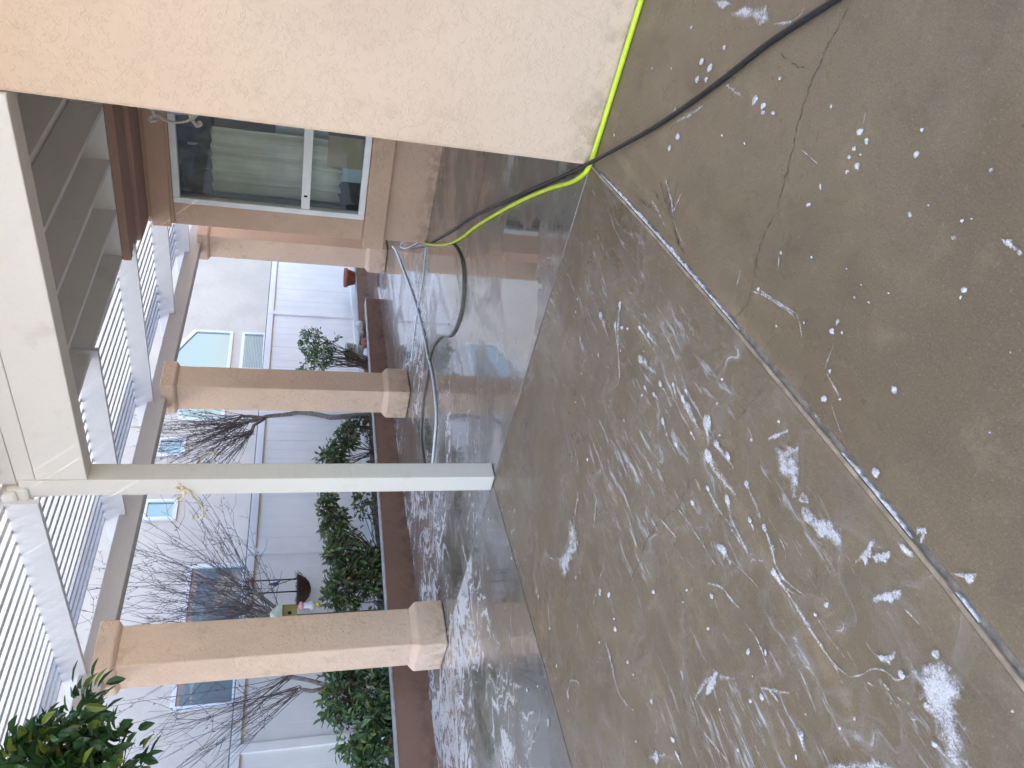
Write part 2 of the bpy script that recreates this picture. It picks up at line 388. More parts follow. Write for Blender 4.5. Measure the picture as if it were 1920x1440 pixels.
def parent_loc(p):
    v = Vector((0, 0, 0))
    while p is not None: v = v + p.location; p = p.parent
    return v
def tag(o, label, cat, group=None):
    o['label'] = label; o['category'] = cat
    if group: o['group'] = group
    return o
def thing(name, label, cat, loc, group=None):
    o = bpy.data.objects.new(name, None); col.objects.link(o); o.location = loc; o.empty_display_size = .2
    return tag(o, label, cat, group)
def kind(o, k): o['kind'] = k; return o
def link_copy(src, parent, loc, rot=None, scale=None):
    c = src.copy(); col.objects.link(c); c.parent = parent; c.location = loc
    if rot: c.rotation_euler = rot
    if scale: c.scale = scale
    return c
FOAM = {"comets":[[[[1.705,1.665],[1.641,1.718]],0.038],[[[1.623,1.747],[1.518,1.74],[1.411,1.712]],0.031],[[[1.611,1.675],[1.485,1.655]],0.023],[[[1.843,1.716],[1.737,1.72]],0.023],[[[1.896,1.718],[1.783,1.73]],0.016],[[[1.988,1.729],[1.93,1.75]],0.014],[[[1.43,1.765],[1.358,1.794],[1.274,1.796],[1.208,1.8]],0.021],[[[1.394,1.64],[1.32,1.65],[1.265,1.663]],0.016],[[[1.236,1.667],[1.173,1.683],[1.112,1.706],[1.057,1.699],[0.982,1.658]],0.015],[[[1.341,1.919],[1.244,1.882]],0.025],[[[1.537,1.83],[1.448,1.831],[1.352,1.81]],0.014],[[[1.109,1.733],[1.043,1.714],[0.999,1.684]],0.014],[[[1.571,1.949],[1.506,1.942]],0.015],[[[1.301,1.711],[1.262,1.718]],0.011],[[[2.297,1.718],[2.121,1.686]],0.016],[[[2.38,1.745],[2.239,1.734]],0.016],[[[2.07,1.796],[1.97,1.786]],0.019],[[[2.28,1.838],[2.127,1.789]],0.025],[[[2.615,1.794],[2.536,1.907],[2.373,2.033]],0.024],[[[2.757,1.96],[2.607,1.977]],0.027],[[[1.945,1.89],[1.854,1.915]],0.019],[[[1.339,1.813],[1.263,1.807]],0.009],[[[1.325,1.905],[1.261,1.902]],0.025],[[[1.108,1.726],[0.971,1.713],[0.869,1.705],[0.77,1.689],[0.727,1.696]],0.015],[[[0.709,1.963],[0.668,1.983]],0.02],[[[0.968,2.717],[0.91,2.704]],0.013],[[[1.535,1.652],[1.479,1.661]],0.017],[[[2.08,1.863],[2.011,1.85]],0.013],[[[2.161,1.897],[2.117,1.897]],0.013],[[[1.902,1.681],[1.871,1.688]],0.01],[[[1.758,1.767],[1.723,1.768]],0.01],[[[1.81,1.883],[1.749,1.883]],0.014],[[[2.586,1.892],[2.49,1.952]],0.02]],"trails":[[[[1.244,1.882],[1.17,1.848],[1.096,1.82]],0.006],[[[1.611,2.046],[1.5,2.016],[1.316,1.986]],0.012],[[[1.676,2.185],[1.548,2.135]],0.013],[[[1.169,1.631],[1.128,1.634],[1.096,1.659]],0.01],[[[1.401,1.045],[1.38,1.12]],0.007],[[[1.364,1.123],[1.274,1.138]],0.007],[[[1.785,1.129],[1.643,1.094],[1.583,1.08],[1.521,1.115]],0.009],[[[1.287,1.177],[1.174,1.217]],0.005],[[[0.727,1.659],[0.709,1.612],[0.702,1.568],[0.675,1.53],[0.647,1.517],[0.635,1.488],[0.629,1.454]],0.008],[[[0.873,1.701],[0.814,1.695],[0.765,1.681],[0.727,1.659]],0.008],[[[0.916,1.656],[0.853,1.654],[0.761,1.636]],0.005],[[[1.053,2.445],[1.06,2.33],[1.029,2.237],[0.981,2.16]],0.03],[[[0.894,2.045],[0.854,1.988],[0.813,1.921]],0.013],[[[0.875,2.014],[0.814,1.989]],0.013],[[[1.082,1.974],[0.998,1.955],[0.879,1.978]],0.008],[[[1.296,2.069],[1.236,2.007],[1.178,1.988],[1.115,1.958]],0.015],[[[1.583,2.999],[1.444,3.032],[1.358,3.033],[1.248,2.954]],0.018],[[[0.94,2.473],[0.789,2.384]],0.011],[[[0.78,2.204],[0.713,2.206]],0.012],[[[1.049,2.948],[1.004,2.806]],0.03],[[[2.146,2.632],[2.065,2.75]],0.015],[[[1.875,2.766],[1.844,2.87]],0.011],[[[0.752,1.365],[0.7,1.351]],0.006],[[[0.522,1.519],[0.49,1.514],[0.429,1.498]],0.01],[[[0.685,1.609],[0.664,1.591]],0.006],[[[0.656,1.561],[0.633,1.553]],0.006],[[[0.613,1.542],[0.596,1.535]],0.006],[[[0.602,1.556],[0.591,1.553]],0.006],[[[0.558,1.544],[0.549,1.524]],0.007],[[[0.615,1.574],[0.608,1.57]],0.005],[[[0.59,1.521],[0.581,1.517]],0.005],[[[0.672,1.566],[0.665,1.557]],0.005],[[[2.476,0.713],[2.392,0.709],[2.324,0.702]],0.016],[[[2.571,0.831],[2.649,0.903],[2.719,0.957]],0.022],[[[2.637,1.17],[2.533,1.208],[2.442,1.26],[2.343,1.284]],0.018],[[[2.479,1.148],[2.483,1.232]],0.013],[[[2.683,1.29],[2.563,1.298],[2.495,1.312]],0.017],[[[1.741,0.515],[1.727,0.548]],0.004],[[[2.334,0.463],[2.254,0.432],[2.215,0.396],[2.223,0.372]],0.016],[[[1.926,1.147],[1.899,1.222]],0.007],[[[1.792,0.988],[1.756,1.033]],0.005],[[[1.824,1.16],[1.753,1.128],[1.639,1.099],[1.576,1.087]],0.009],[[[1.918,0.703],[1.823,0.701]],0.005],[[[2.327,2.771],[2.287,2.853],[2.251,2.94]],0.024],[[[2.149,2.629],[2.067,2.747]],0.015],[[[2.457,2.655],[2.406,2.722]],0.015],[[[1.827,2.936],[1.808,3.014]],0.012],[[[1.606,3.009],[1.545,3.014],[1.459,3.017]],0.015],[[[1.868,3.241],[1.817,3.29],[1.809,3.382]],0.012],[[[1.657,3.615],[1.685,3.536],[1.626,3.442],[1.596,3.455]],0.014],[[[1.743,4.411],[1.755,4.178],[1.799,4.073]],0.021],[[[0.985,2.724],[0.935,2.718]],0.016]],"dots":[[1.15,0.992,0.012],[1.046,1.191,0.017],[1.323,1.183,0.013],[1.43,0.989,0.012],[1.431,1.023,0.012],[1.396,0.999,0.005],[1.158,0.688,0.009],[1.426,0.899,0.005],[1.374,0.879,0.005],[1.335,0.822,0.004],[1.798,1.133,0.009],[1.478,1.514,0.01],[1.42,1.372,0.007],[0.887,0.879,0.004],[1.358,1.11,0.007],[1.273,1.139,0.005],[1.31,1.24,0.005],[1.619,1.636,0.007],[1.709,1.566,0.009],[1.748,1.485,0.008],[1.639,1.162,0.007],[2.522,1.853,0.013],[2.472,1.82,0.011],[0.628,1.359,0.014],[0.644,1.49,0.013],[0.558,1.471,0.011],[0.487,1.515,0.011],[0.869,2.062,0.015],[0.889,2.127,0.01],[1.253,2.081,0.012],[1.185,2.181,0.01],[1.005,2.026,0.013],[0.91,1.595,0.012],[0.916,1.656,0.007],[1.59,2.871,0.015],[1.504,2.438,0.009],[1.422,2.858,0.012],[1.202,2.768,0.015],[1.346,2.265,0.006],[0.648,1.791,0.007],[0.736,1.898,0.006],[0.641,1.719,0.006],[0.448,1.269,0.004],[0.809,2.308,0.006],[2.261,0.685,0.02],[2.204,0.681,0.014],[2.134,0.677,0.009],[2.188,0.698,0.009],[2.667,0.996,0.02],[2.696,1.058,0.017],[1.727,0.56,0.013],[1.685,0.568,0.01],[1.714,0.604,0.011],[1.715,0.628,0.009],[1.669,0.633,0.013],[1.694,0.662,0.007],[1.679,0.604,0.005],[1.529,0.467,0.006],[1.502,0.52,0.013],[1.285,0.453,0.007],[1.265,0.615,0.008],[1.273,0.574,0.005],[1.253,0.557,0.003],[1.774,0.809,0.009],[2.178,0.582,0.008],[2.872,0.641,0.009],[1.14,0.548,0.009],[1.101,0.552,0.007],[2.7,0.711,0.018],[2.625,0.709,0.019],[2.683,0.774,0.019],[2.618,0.749,0.014],[2.578,0.619,0.011],[1.782,0.982,0.006],[1.651,0.915,0.005],[1.505,0.859,0.003],[2.213,0.816,0.006],[2.366,0.856,0.006],[2.36,2.57,0.011],[2.938,3.689,0.018],[3.036,4.474,0.018],[1.507,2.445,0.011],[1.591,2.875,0.014],[1.63,2.85,0.008],[1.185,2.185,0.009],[1.254,2.082,0.01],[1.986,4.229,0.018],[1.909,4.034,0.011],[1.363,2.213,0.006],[1.356,2.844,0.006],[1.146,3.017,0.007],[1.804,2.9,0.024],[1.739,2.823,0.02],[1.025,2.884,0.032],[1.019,2.709,0.016]],"polys":[[[1.372,1.445],[1.331,1.386],[1.3,1.358],[1.265,1.402],[1.238,1.422],[1.217,1.466],[1.214,1.499],[1.259,1.457],[1.311,1.484]],[[1.424,1.442],[1.374,1.357],[1.365,1.358],[1.385,1.408],[1.417,1.456]],[[1.172,1.491],[1.148,1.451],[1.104,1.448],[1.07,1.416],[1.02,1.403],[0.991,1.415],[0.975,1.44],[1.024,1.45],[1.063,1.49],[1.106,1.494],[1.155,1.501]],[[1.201,1.446],[1.174,1.431],[1.153,1.446],[1.172,1.469],[1.193,1.484]],[[0.867,1.189],[0.848,1.161],[0.835,1.179],[0.828,1.206],[0.836,1.212],[0.849,1.188],[0.854,1.203]],[[0.927,1.42],[0.929,1.382],[0.932,1.356],[0.933,1.332],[0.927,1.31],[0.916,1.344],[0.902,1.364],[0.901,1.394],[0.921,1.396]],[[0.904,1.357],[0.893,1.323],[0.884,1.3],[0.869,1.294],[0.864,1.332],[0.882,1.357]],[[0.738,1.189],[0.718,1.158],[0.694,1.133],[0.685,1.168],[0.705,1.167],[0.731,1.188]],[[0.828,1.431],[0.819,1.401],[0.803,1.353],[0.787,1.333],[0.778,1.354],[0.786,1.392],[0.809,1.412],[0.819,1.44]],[[0.634,1.459],[0.624,1.401],[0.61,1.36],[0.578,1.341],[0.544,1.35],[0.516,1.38],[0.501,1.414],[0.461,1.417],[0.448,1.435],[0.449,1.46],[0.409,1.46],[0.426,1.502],[0.457,1.504],[0.492,1.499],[0.511,1.47],[0.545,1.485],[0.58,1.477],[0.613,1.462]],[[0.732,1.537],[0.707,1.508],[0.697,1.48],[0.7,1.462],[0.683,1.471],[0.681,1.507],[0.7,1.525]],[[0.598,1.946],[0.597,1.895],[0.565,1.804],[0.54,1.738],[0.518,1.695],[0.489,1.673]],[[2.62,0.515],[2.552,0.469],[2.46,0.454],[2.415,0.43],[2.37,0.463],[2.407,0.49],[2.46,0.489],[2.52,0.502],[2.582,0.515]],[[2.781,0.518],[2.687,0.488],[2.628,0.487],[2.691,0.524]],[[2.284,2.959],[2.222,2.933],[2.152,2.946],[2.116,3.018],[2.126,3.111],[2.115,3.175],[2.11,3.233],[2.175,3.262],[2.238,3.277],[2.22,3.146],[2.229,3.064]],[[0.88,1.262],[0.863,1.248],[0.837,1.245],[0.819,1.244],[0.832,1.261],[0.86,1.267]],[[1.168,0.553],[1.148,0.547],[1.12,0.546],[1.099,0.55],[1.118,0.556],[1.144,0.559]],[[1.028,2.394],[1.055,2.316],[1.065,2.258],[1.044,2.231],[1.02,2.287],[1.015,2.341]]],"cracks":[[[2.02,0.303],[2.023,0.371],[2.03,0.43],[2.025,0.491],[2.029,0.523],[2.012,0.621],[1.969,0.712],[1.949,0.763],[1.924,0.836],[1.909,0.9],[1.904,0.972],[1.894,1.044],[1.845,1.129],[1.817,1.221],[1.854,1.297]],[[1.622,1.847],[1.64,1.933],[1.625,2.044],[1.681,2.207],[1.701,2.34],[1.671,2.443],[1.657,2.61],[1.659,2.737]],[[2.249,0.517],[2.16,0.529],[2.038,0.506]],[[1.816,3.393],[1.801,3.476],[1.748,3.563],[1.752,3.836]],[[1.558,1.362],[1.572,1.436],[1.578,1.484],[1.598,1.559]],[[1.83,1.401],[1.893,1.485],[1.945,1.59]]],"hoses":{"yellow":[[3.328,0.538],[3.361,0.675],[3.379,1.034],[3.395,1.362],[3.419,1.477],[3.47,1.575],[3.585,1.671],[3.834,1.833],[4.239,2.122],[4.727,2.498],[5.267,2.935],[5.61,3.243],[6.038,3.572],[6.584,3.921],[7.055,4.199],[7.234,4.253]],"black":[[1.975,0.23],[2.072,0.317],[2.303,0.512],[2.546,0.753],[2.88,1.053],[3.355,1.446],[3.724,1.703],[4.361,2.161],[5.414,2.92],[6.035,3.426],[6.737,3.97],[7.228,4.34],[8.003,4.852]],"grey":[[7.571,4.566],[7.094,4.247],[6.044,3.583],[5.741,3.443],[5.44,3.405],[5.248,3.523],[5.166,3.717],[5.229,3.962],[5.371,4.159],[5.632,4.366],[5.859,4.642],[5.945,4.87],[5.933,4.962],[5.897,5.118],[5.867,5.413],[5.76,5.645],[5.614,5.785],[5.292,5.826],[5.11,5.763]],"pale":[[9.349,5.661],[8.97,5.51],[8.189,5.31],[7.505,5.135],[6.874,5.002],[6.369,4.949],[6.039,4.949],[5.764,4.919],[5.484,4.954],[5.225,5.056],[5.082,5.289],[4.999,5.503],[4.994,5.655]],"thin":[[7.085,4.254],[7.047,4.374],[6.979,4.565],[6.97,4.925],[6.947,5.252],[6.859,5.539],[6.809,5.683]],"loop":[[7.564,4.498],[7.955,4.791],[8.37,5.081],[8.711,5.261],[8.608,5.115]]}}
DIRT = [[[[2.624,1.143],[2.587,1.206],[2.508,1.246],[2.437,1.278],[2.346,1.307]],0.0354],[[[2.693,1.252],[2.597,1.264],[2.512,1.269]],0.0146],[[[2.75,1.326],[2.662,1.311],[2.539,1.295]],0.012],[[[2.544,1.132],[2.523,1.192],[2.5,1.241]],0.0106],[[[2.845,1.355],[2.753,1.338],[2.63,1.314]],0.0094],[[[2.423,1.28],[2.374,1.303],[2.296,1.307]],0.0189],[[[2.675,1.2],[2.584,1.236],[2.503,1.264]],0.0115]]
# ------------------------------------------------------------------ ground and patio slabs
g = MB(); g.v = [(-150, -150, -.14), (150, -150, -.14), (150, 150, -.14), (-150, 150, -.14)]; g.f = [(0, 1, 2, 3)]
kind(g.build('ground', 'ground'), 'structure')
EXP = [(3.425, 1.485), (2.6, 1.385), (1.86, 1.308), (1.2, 1.25), (.747, 1.216), (.3, 1.195), (-4.0, 1.05)]   # expansion joint centre line
J3L = [(3.425, 3.985), (1.78, 3.862), (1.367, 3.838), (-4.0, 3.52)]
def off(pl, d): return [(x, y + d) for x, y in pl]
def slab(name, pts, mat):
    o = MB().prism(pts, -.12, 0).build(name, mat, bevel=.006); return kind(o, 'structure')
slab('patio_slab', [(-4.0, -5), (3.425, -5)] + off(EXP, -.017), 'slab_near')
slab('patio_slab', list(reversed(off(EXP, .017))) + off(J3L, -.006), 'slab_mid')
slab('patio_slab', list(reversed(off(J3L, .006))) + [(3.425, 7.25), (-4.0, 7.25)][0:2], 'slab_far')
slab('patio_slab', [(3.437, 1.4), (14, 1.4), (14, 8.1), (3.437, 8.1)], 'slab_cov')
jb = MB()
jb.prism([(3.42, 1.40), (3.44, 1.40), (3.44, 7.3), (3.42, 7.3)], -.1, -.012)
kind(jb.build('slab_joint', 'crackdeep'), 'structure')
jb = MB(); jb.prism(off(J3L, -.01) + list(reversed(off(J3L, .01))), -.1, -.010)
kind(jb.build('slab_joint', 'crackdeep'), 'structure')
# expansion joint: timber filler strip on the far side, suds lying in the open groove on the near side
ej = bpy.data.objects.new('expansion_joint', None); col.objects.link(ej); kind(ej, 'structure')
jw = MB(); jw.prism(off(EXP, .004) + list(reversed(off(EXP, .0165))), -.1, .002); jw.build('filler_strip', 'jointwood', ej)
jd = MB(); jd.prism(off(EXP, -.0165) + list(reversed(off(EXP, .0035))), -.1, -.005); jd.build('groove', 'jointdark', ej)
def on_exp(x):
    for (xa, ya), (xb, yb) in zip(EXP, EXP[1:]):
        if xb <= x <= xa: return ya + (yb - ya) * (xa - x) / (xa - xb)
for xa, xb, w in ((3.28, 1.80, .014), (1.17, .86, .010), (.70, .62, .008)):
    n = 90; pts = [xa + (xb - xa) * k / n for k in range(n + 1)]
    up = [(x, on_exp(x) - .0008) for x in pts]
    dn = [(x, on_exp(x) - .0012 - w * (.7 + .8 * noise.noise((x * 9, 0, 0)) + .6 * noise.noise((x * 45, 2, 0))) * min(1, .1 + 5 * min(k, n - k) / n)) for k, x in enumerate(pts)]
    jbx = MB(); jbx.prism(dn + list(reversed(up)), -.03, .0015); jbx.build('suds_line', 'jointwhite', ej)

# ------------------------------------------------------------------ the house
house = thing('house', 'peach stucco house with corner wall, deep recess and tall bay window', 'house', (3.43, 1.5, 0))
MB().box(3.43, 3.62, -5, 1.5, -.02, 3.3).build('near_wall', 'stucco_wall', house, bevel=.018)
MB().box(3.62, 7.3, 1.36, 1.496, -.02, 3.3).build('recess_wall', 'stucco_wall', house)
ww = MB()
ww.box(7.15, 7.34, 1.496, 4.26, -.02, .698)
ww.box(7.15, 7.34, 4.032, 4.28, .698, 2.562)
ww.box(7.15, 7.34, 1.496, 2.2, .698, 2.562)
ww.box(7.152, 7.34, 1.496, 4.28, 2.562, 3.3)
ww.box(7.34, 13.5, 4.08, 4.26, -.02, 3.3)
ww.build('window_wall', 'stucco', house, bevel=.012)
MB().box(7.085, 7.149, 1.5, 4.345, .472, .694).build('sill_band', 'stucco', house, bevel=.012)
MB().box(7.118, 7.151, 1.5, 4.30, 2.59, 2.765).build('lintel_band', 'stucco', house, bevel=.006)
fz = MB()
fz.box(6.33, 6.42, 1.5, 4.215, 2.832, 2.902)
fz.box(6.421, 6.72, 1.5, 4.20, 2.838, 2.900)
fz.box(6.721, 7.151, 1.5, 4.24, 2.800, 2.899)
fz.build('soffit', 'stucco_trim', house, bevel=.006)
MB().box(3.56, 13.6, -5.2, 4.215, 3.146, 3.20).build('roof_deck', 'ceil', house)
rt = MB()
rt.quad_box([(3.2, -5.4, 3.31), (14, -5.4, 3.31), (14, 4.23, 3.31), (3.2, 4.23, 3.31), (5, -4, 4.4), (13, -4, 4.4), (13, 2.6, 4.4), (5, 2.6, 4.4)])
rt.build('roof', 'rooftile', house)

win = thing('bay_window', 'tall white framed picture window over a smaller lower pane in stucco wall', 'window', (7.17, 3.1, .7))
fr = MB()
fr.box(7.135, 7.215, 2.2, 2.262, .702, 2.558); fr.box(7.135, 7.215, 3.97, 4.03, .702, 2.558)
fr.box(7.137, 7.213, 2.262, 3.97, .702, .765); fr.box(7.137, 7.213, 2.262, 3.97, 2.495, 2.558)
fr.build('frame', 'winframe', win, bevel=.006)
MB().box(7.14, 7.21, 2.264, 3.968, 1.262, 1.348).build('mullion', 'winframe', win, bevel=.006)
MB().box(7.136, 7.142, 3.81, 3.83, 1.29, 1.325).build('latch', 'iron', win)
MB().box(7.176, 7.180, 2.263, 3.969, 1.349, 2.494).build('pane', 'glass', win)
MB().box(7.176, 7.180, 2.263, 3.969, .766, 1.261).build('pane', 'glass', win)
rm = MB(); rm.box(7.36, 10.2, 1.55, 4.07, .02, 3.0); rm.f = [tuple(reversed(f)) for f in rm.f]; rm.f.pop(5)
kind(rm.build('room_interior', 'room'), 'structure')
def curtain(name, y0, y1, z0, z1, x, mat, label, waves, amp):
    b = MB(); n = 90; nz = 10
    for k in range(nz + 1):
        z = z0 + (z1 - z0) * k / nz
        for i in range(n + 1):
            u = i / n; y = y0 + (y1 - y0) * u
            b.v.append((x + amp * math.sin(u * waves * 6.283 + .4 * math.sin(k * .7)) * (.6 + .4 * math.sin(u * 17 + k * .25)), y, z + .012 * math.sin(u * waves * 6.283)))
    for k in range(nz):
        for i in range(n):
            a = k * (n + 1) + i; b.f.append((a, a + 1, a + n + 2, a + n + 1))
    o = b.build(name, mat, None, True); so = o.modifiers.new('thick', 'SOLIDIFY'); so.thickness = .006
    return tag(o, label, 'curtain')
curtain('curtain', 3.35, 4.05, .95, 2.45, 7.50, 'curtain', 'long beige curtain hanging in folds behind the window glass', 6, .035)
curtain('valance', 2.25, 4.06, 2.22, 2.54, 7.44, 'curtaindark', 'dark gathered valance across the top of the bay window', 13, .05)
b = MB().box(7.62, 7.66, 2.9, 3.86, .72, 1.62)
tag(b.build('white_board', 'roomwhite', bevel=.01), 'pale board leaning indoors behind the lower window pane', 'board')
b = MB().box(7.45, 7.59, 3.28, 3.62, .72, 1.10)
tag(b.build('cardboard_box', 'cardboard', bevel=.008), 'brown box on the sill inside the lower window pane', 'box')
# a small shelf top that carries the box and the board inside the window
kind(MB().box(7.36, 7.75, 1.7, 4.05, .68, .72).build('window_shelf', 'room'), 'structure')

# ------------------------------------------------------------------ solid patio roof in the recess
cover = thing('solid_patio_roof', 'grey boarded patio roof on heavy white beam between house corner and post', 'patio roof', (3.48, 2.7, 2.6))
MB().box(3.414, 3.55, 1.505, 3.898, 2.615, 2.893).build('beam', 'white', cover, bevel=.006)
MB().box(3.420, 3.545, 1.505, 3.93, 2.898, 2.998).build('fascia', 'white', cover, bevel=.006)
MB().box(3.424, 3.545, 1.505, 3.95, 3.003, 3.14).build('fascia', 'white', cover, bevel=.006)
RY = [4.195, 3.733, 3.268, 2.80, 2.335, 1.87]
for k, y in enumerate(RY):
    MB().box(3.546, 6.66, y - .02, y + .02, 2.905, 3.143).build('rafter', 'ceil', cover, bevel=.003)
    if k:
        MB().box(6.34, 6.375, y + .0215, RY[k-1] - .0215, 2.906, 3.142).build('blocking', 'ceil', cover)

post = thing('white_post', 'square white timber post under the corner of the patio roof', 'post', (3.48, 3.975, 0))
MB().box(3.41, 3.55, 3.90, 4.045, 0.004, 2.99).build('shaft', 'white', post, bevel=.007)
cp = MB()
cp.box(3.39, 3.57, 3.955, 4.075, 2.94, 3.06); cp.box(3.372, 3.58, 3.965, 4.09, 3.0, 3.09)
cp.build('capital', 'white', post, bevel=.02)

# ------------------------------------------------------------------ lattice pergola
ZS = .022
per = thing('lattice_patio_cover', 'white slatted lattice patio cover on a long grey outer beam', 'pergola', (6.5, 5.3, 2.7))
MB().box(-2.4, 10.9, 6.14, 6.29, 2.832, 3.012, .020).build('outer_beam', 'beam_grey', per, bevel=.008)
JX = [9.56, 8.13, 6.52, 4.96, 3.37, 1.75, .15, -1.45]
for x in JX:
    y0 = 4.14 if x > 3.45 else (4.046 if x > 3 else -.5)
    zb = 2.963 - ZS * x; zt = zb + .182
    y1 = 6.52
    b = MB(); x0, x1 = x - .021, x + .021
    # tapered tail beyond the beam
    P = [(y0, zb), (y1 - .14, zb), (y1, zb + .09), (y1, zt), (y0, zt)]
    b.v = [(x0, y, z) for y, z in P] + [(x1, y, z) for y, z in P]; n = 5
    b.f = [tuple(range(n)), tuple(n + k for k in reversed(range(n)))] + [(k, n + k, n + (k+1) % n, (k+1) % n) for k in range(n)]
    b.build('joist', 'white_lat', per, bevel=.003)
def slat_mesh(x0, x1, name, hh):
    L = x1 - x0
    b = MB(); nseg = 6
    for k in range(nseg + 1):
        x = x0 + L * k / nseg; dz = -ZS * x; dy = .0014 * math.sin(k * 2.1 + x0)
        b.v += [(x, -.0225 + dy, dz), (x, .0225 + dy, dz), (x, .0225 + dy, hh + dz), (x, -.0225 + dy, hh + dz)]
    b.f.append((3, 2, 1, 0)); e = nseg * 4; b.f.append((e, e+1, e+2, e+3))
    for k in range(nseg):
        a = k * 4
        for q in range(4): r_ = (q + 1) % 4; b.f.append((a + q, a + r_, a + 4 + r_, a + 4 + q))
    o = b.build(name, 'white_lat', None); return o
long_s = slat_mesh(-2.2, 10.1, 'slat', .0794); short_l = slat_mesh(-2.2, 3.40, 'slat', .0794); shade_slat = slat_mesh(-2.2, 3.40, 'slat', .092)
base = parent_loc(per)
y = 6.21; first = True; k = 0
while y > 4.24:
    o = long_s if first else long_s.copy()
    if not first: col.objects.link(o)
    first = False
    o.parent = per; o.location = (0 - base.x, y + rng.uniform(-.0016, .0016) - base.y, 2.963 + .183 - base.z)
    y -= .1185; k += 1
fa = fb = True
while y > -.45:
    leaky = y > 3.9
    src = short_l if leaky else shade_slat  # unseen slats over the near floor, added and made taller to block sun
    if (leaky and fa) or (not leaky and fb): o = src
    else: o = src.copy(); col.objects.link(o)
    if leaky: fa = False
    else: fb = False
    o.parent = per; o.location = (0 - base.x, y + rng.uniform(-.0016, .0016) - base.y, 2.963 + .183 - base.z)
    y -= .1185
# support for the added shading lattice outside the frame
op = thing('white_post', 'square white timber post behind the camera, out of the picture', 'post', (-1.45, -.3, 0))
MB().box(-1.52, -1.38, -.37, -.23, .004, 2.99).build('shaft', 'white', op)

# ------------------------------------------------------------------ stucco pillars
def pillar(x, y, label, w=.445, ztop=0.0):
    t = thing('stucco_pillar', label, 'pillar', (x + w/2, y + w/2, 0), 'stucco pillars carrying the outer beam')
    i = .042; zc = 2.752 - .021 * x + ztop
    def ring(b, d, z): b.v += [(x + d, y + d, z), (x + w - d, y + d, z), (x + w - d, y + w - d, z), (x + d, y + w - d, z)]
    def stack(prof, name):
        b = MB()
        for d, z in prof: ring(b, d, z)
        n = len(prof)
        b.f.append((3, 2, 1, 0)); e = (n-1) * 4; b.f.append((e, e+1, e+2, e+3))
        for k in range(n - 1):
            for q in range(4): r_ = (q + 1) % 4; b.f.append((k*4 + q, k*4 + r_, k*4 + 4 + r_, k*4 + 4 + q))
        return b.build(name, 'stucco_pillar', t, bevel=.012)
    stack([(.004, .004), (0, .02), (0, .262), (i + .002, .318)], 'base')
    stack([(i, .30), (i, zc + .01)], 'shaft')
    stack([(i - .002, zc - .03), (.006, zc), (.004, zc + .14)], 'cap')
    return t
pillar(3.30, 6.00, 'stucco pillar nearest the camera, orange tan side, at the frame bottom', .45, .02)
pillar(6.552, 5.948, 'stucco pillar between the white post and the bay window', .435)
pillar(9.80, 6.00, 'farthest stucco pillar, half hidden behind the bay window wall', .43)

# ------------------------------------------------------------------ planter walls
pl = thing('planter', 'long low brown stucco planter wall along the far patio edge', 'planter', (6, 7.2, 0))
PZ = .021
MB().box(1.2, 10.10, 7.12, 7.27, .0, .405, 0).build('dummy', 'stucco_planter', pl)
bpy.data.objects.remove(pl.children[0])
def sloped(x0, x1, y0, y1, zb, zt, zs):
    b = MB(); return b.quad_box([(x0, y0, zb), (x1, y0, zb), (x1, y1, zb), (x0, y1, zb), (x0, y0, zt - zs * x0), (x1, y0, zt - zs * x1), (x1, y1, zt - zs * x1), (x0, y1, zt - zs * x0)])
sloped(1.2, 10.10, 7.12, 7.26, -.01, .412, PZ).build('front_wall', 'stucco_planter', pl, bevel=.008)
sloped(9.96, 10.098, 7.262, 8.02, -.01, .410, PZ).build('end_wall', 'stucco_planter', pl, bevel=.008)
b = MB(); zt = .412
b.quad_box([(1.2, 7.114, zt + .001 - PZ*1.2), (10.106, 7.114, zt + .001 - PZ*10.106), (10.106, 7.266, zt + .001 - PZ*10.106), (1.2, 7.266, zt + .001 - PZ*1.2),
            (1.2, 7.114, zt + .018 - PZ*1.2), (10.106, 7.114, zt + .018 - PZ*10.106), (10.106, 7.266, zt + .018 - PZ*10.106), (1.2, 7.266, zt + .018 - PZ*1.2)])
b.build('coping', 'planter_cap', pl, bevel=.004)
lw = thing('low_wall', 'short brown garden wall set back beside the farthest pillar', 'wall', (12, 8.05, 0))
sloped(10.11, 14.2, 8.03, 8.15, -.02, .43, PZ).build('face', 'stucco_planter', lw, bevel=.006)
b = MB(); b.box(10.11, 14.2, 8.024, 8.156, .431, .446, PZ); b.build('coping', 'planter_cap', lw)
def soil(xa, xb, ya, yb):
    so = MB(); n = int((xb - xa) * 6)
    for i in range(n + 1):
        for j in range(9):
            x = xa + (xb - xa) * i / n; yy = ya + (yb - ya) * j / 8
            so.v.append((x, yy, .36 - PZ * x - .05 + .05 * noise.noise((x * 2.2, yy * 2.5, 3)) + .03 * noise.noise((x * 9, yy * 9, 1))))
    for i in range(n):
        for j in range(8):
            a = i * 9 + j; so.f.append((a, a + 9, a + 10, a + 1))
    kind(so.build('planter_soil', 'soil', None, True), 'structure')
soil(1.0, 10.0, 7.2, 8.95); soil(10.0, 14.2, 8.1, 8.95)

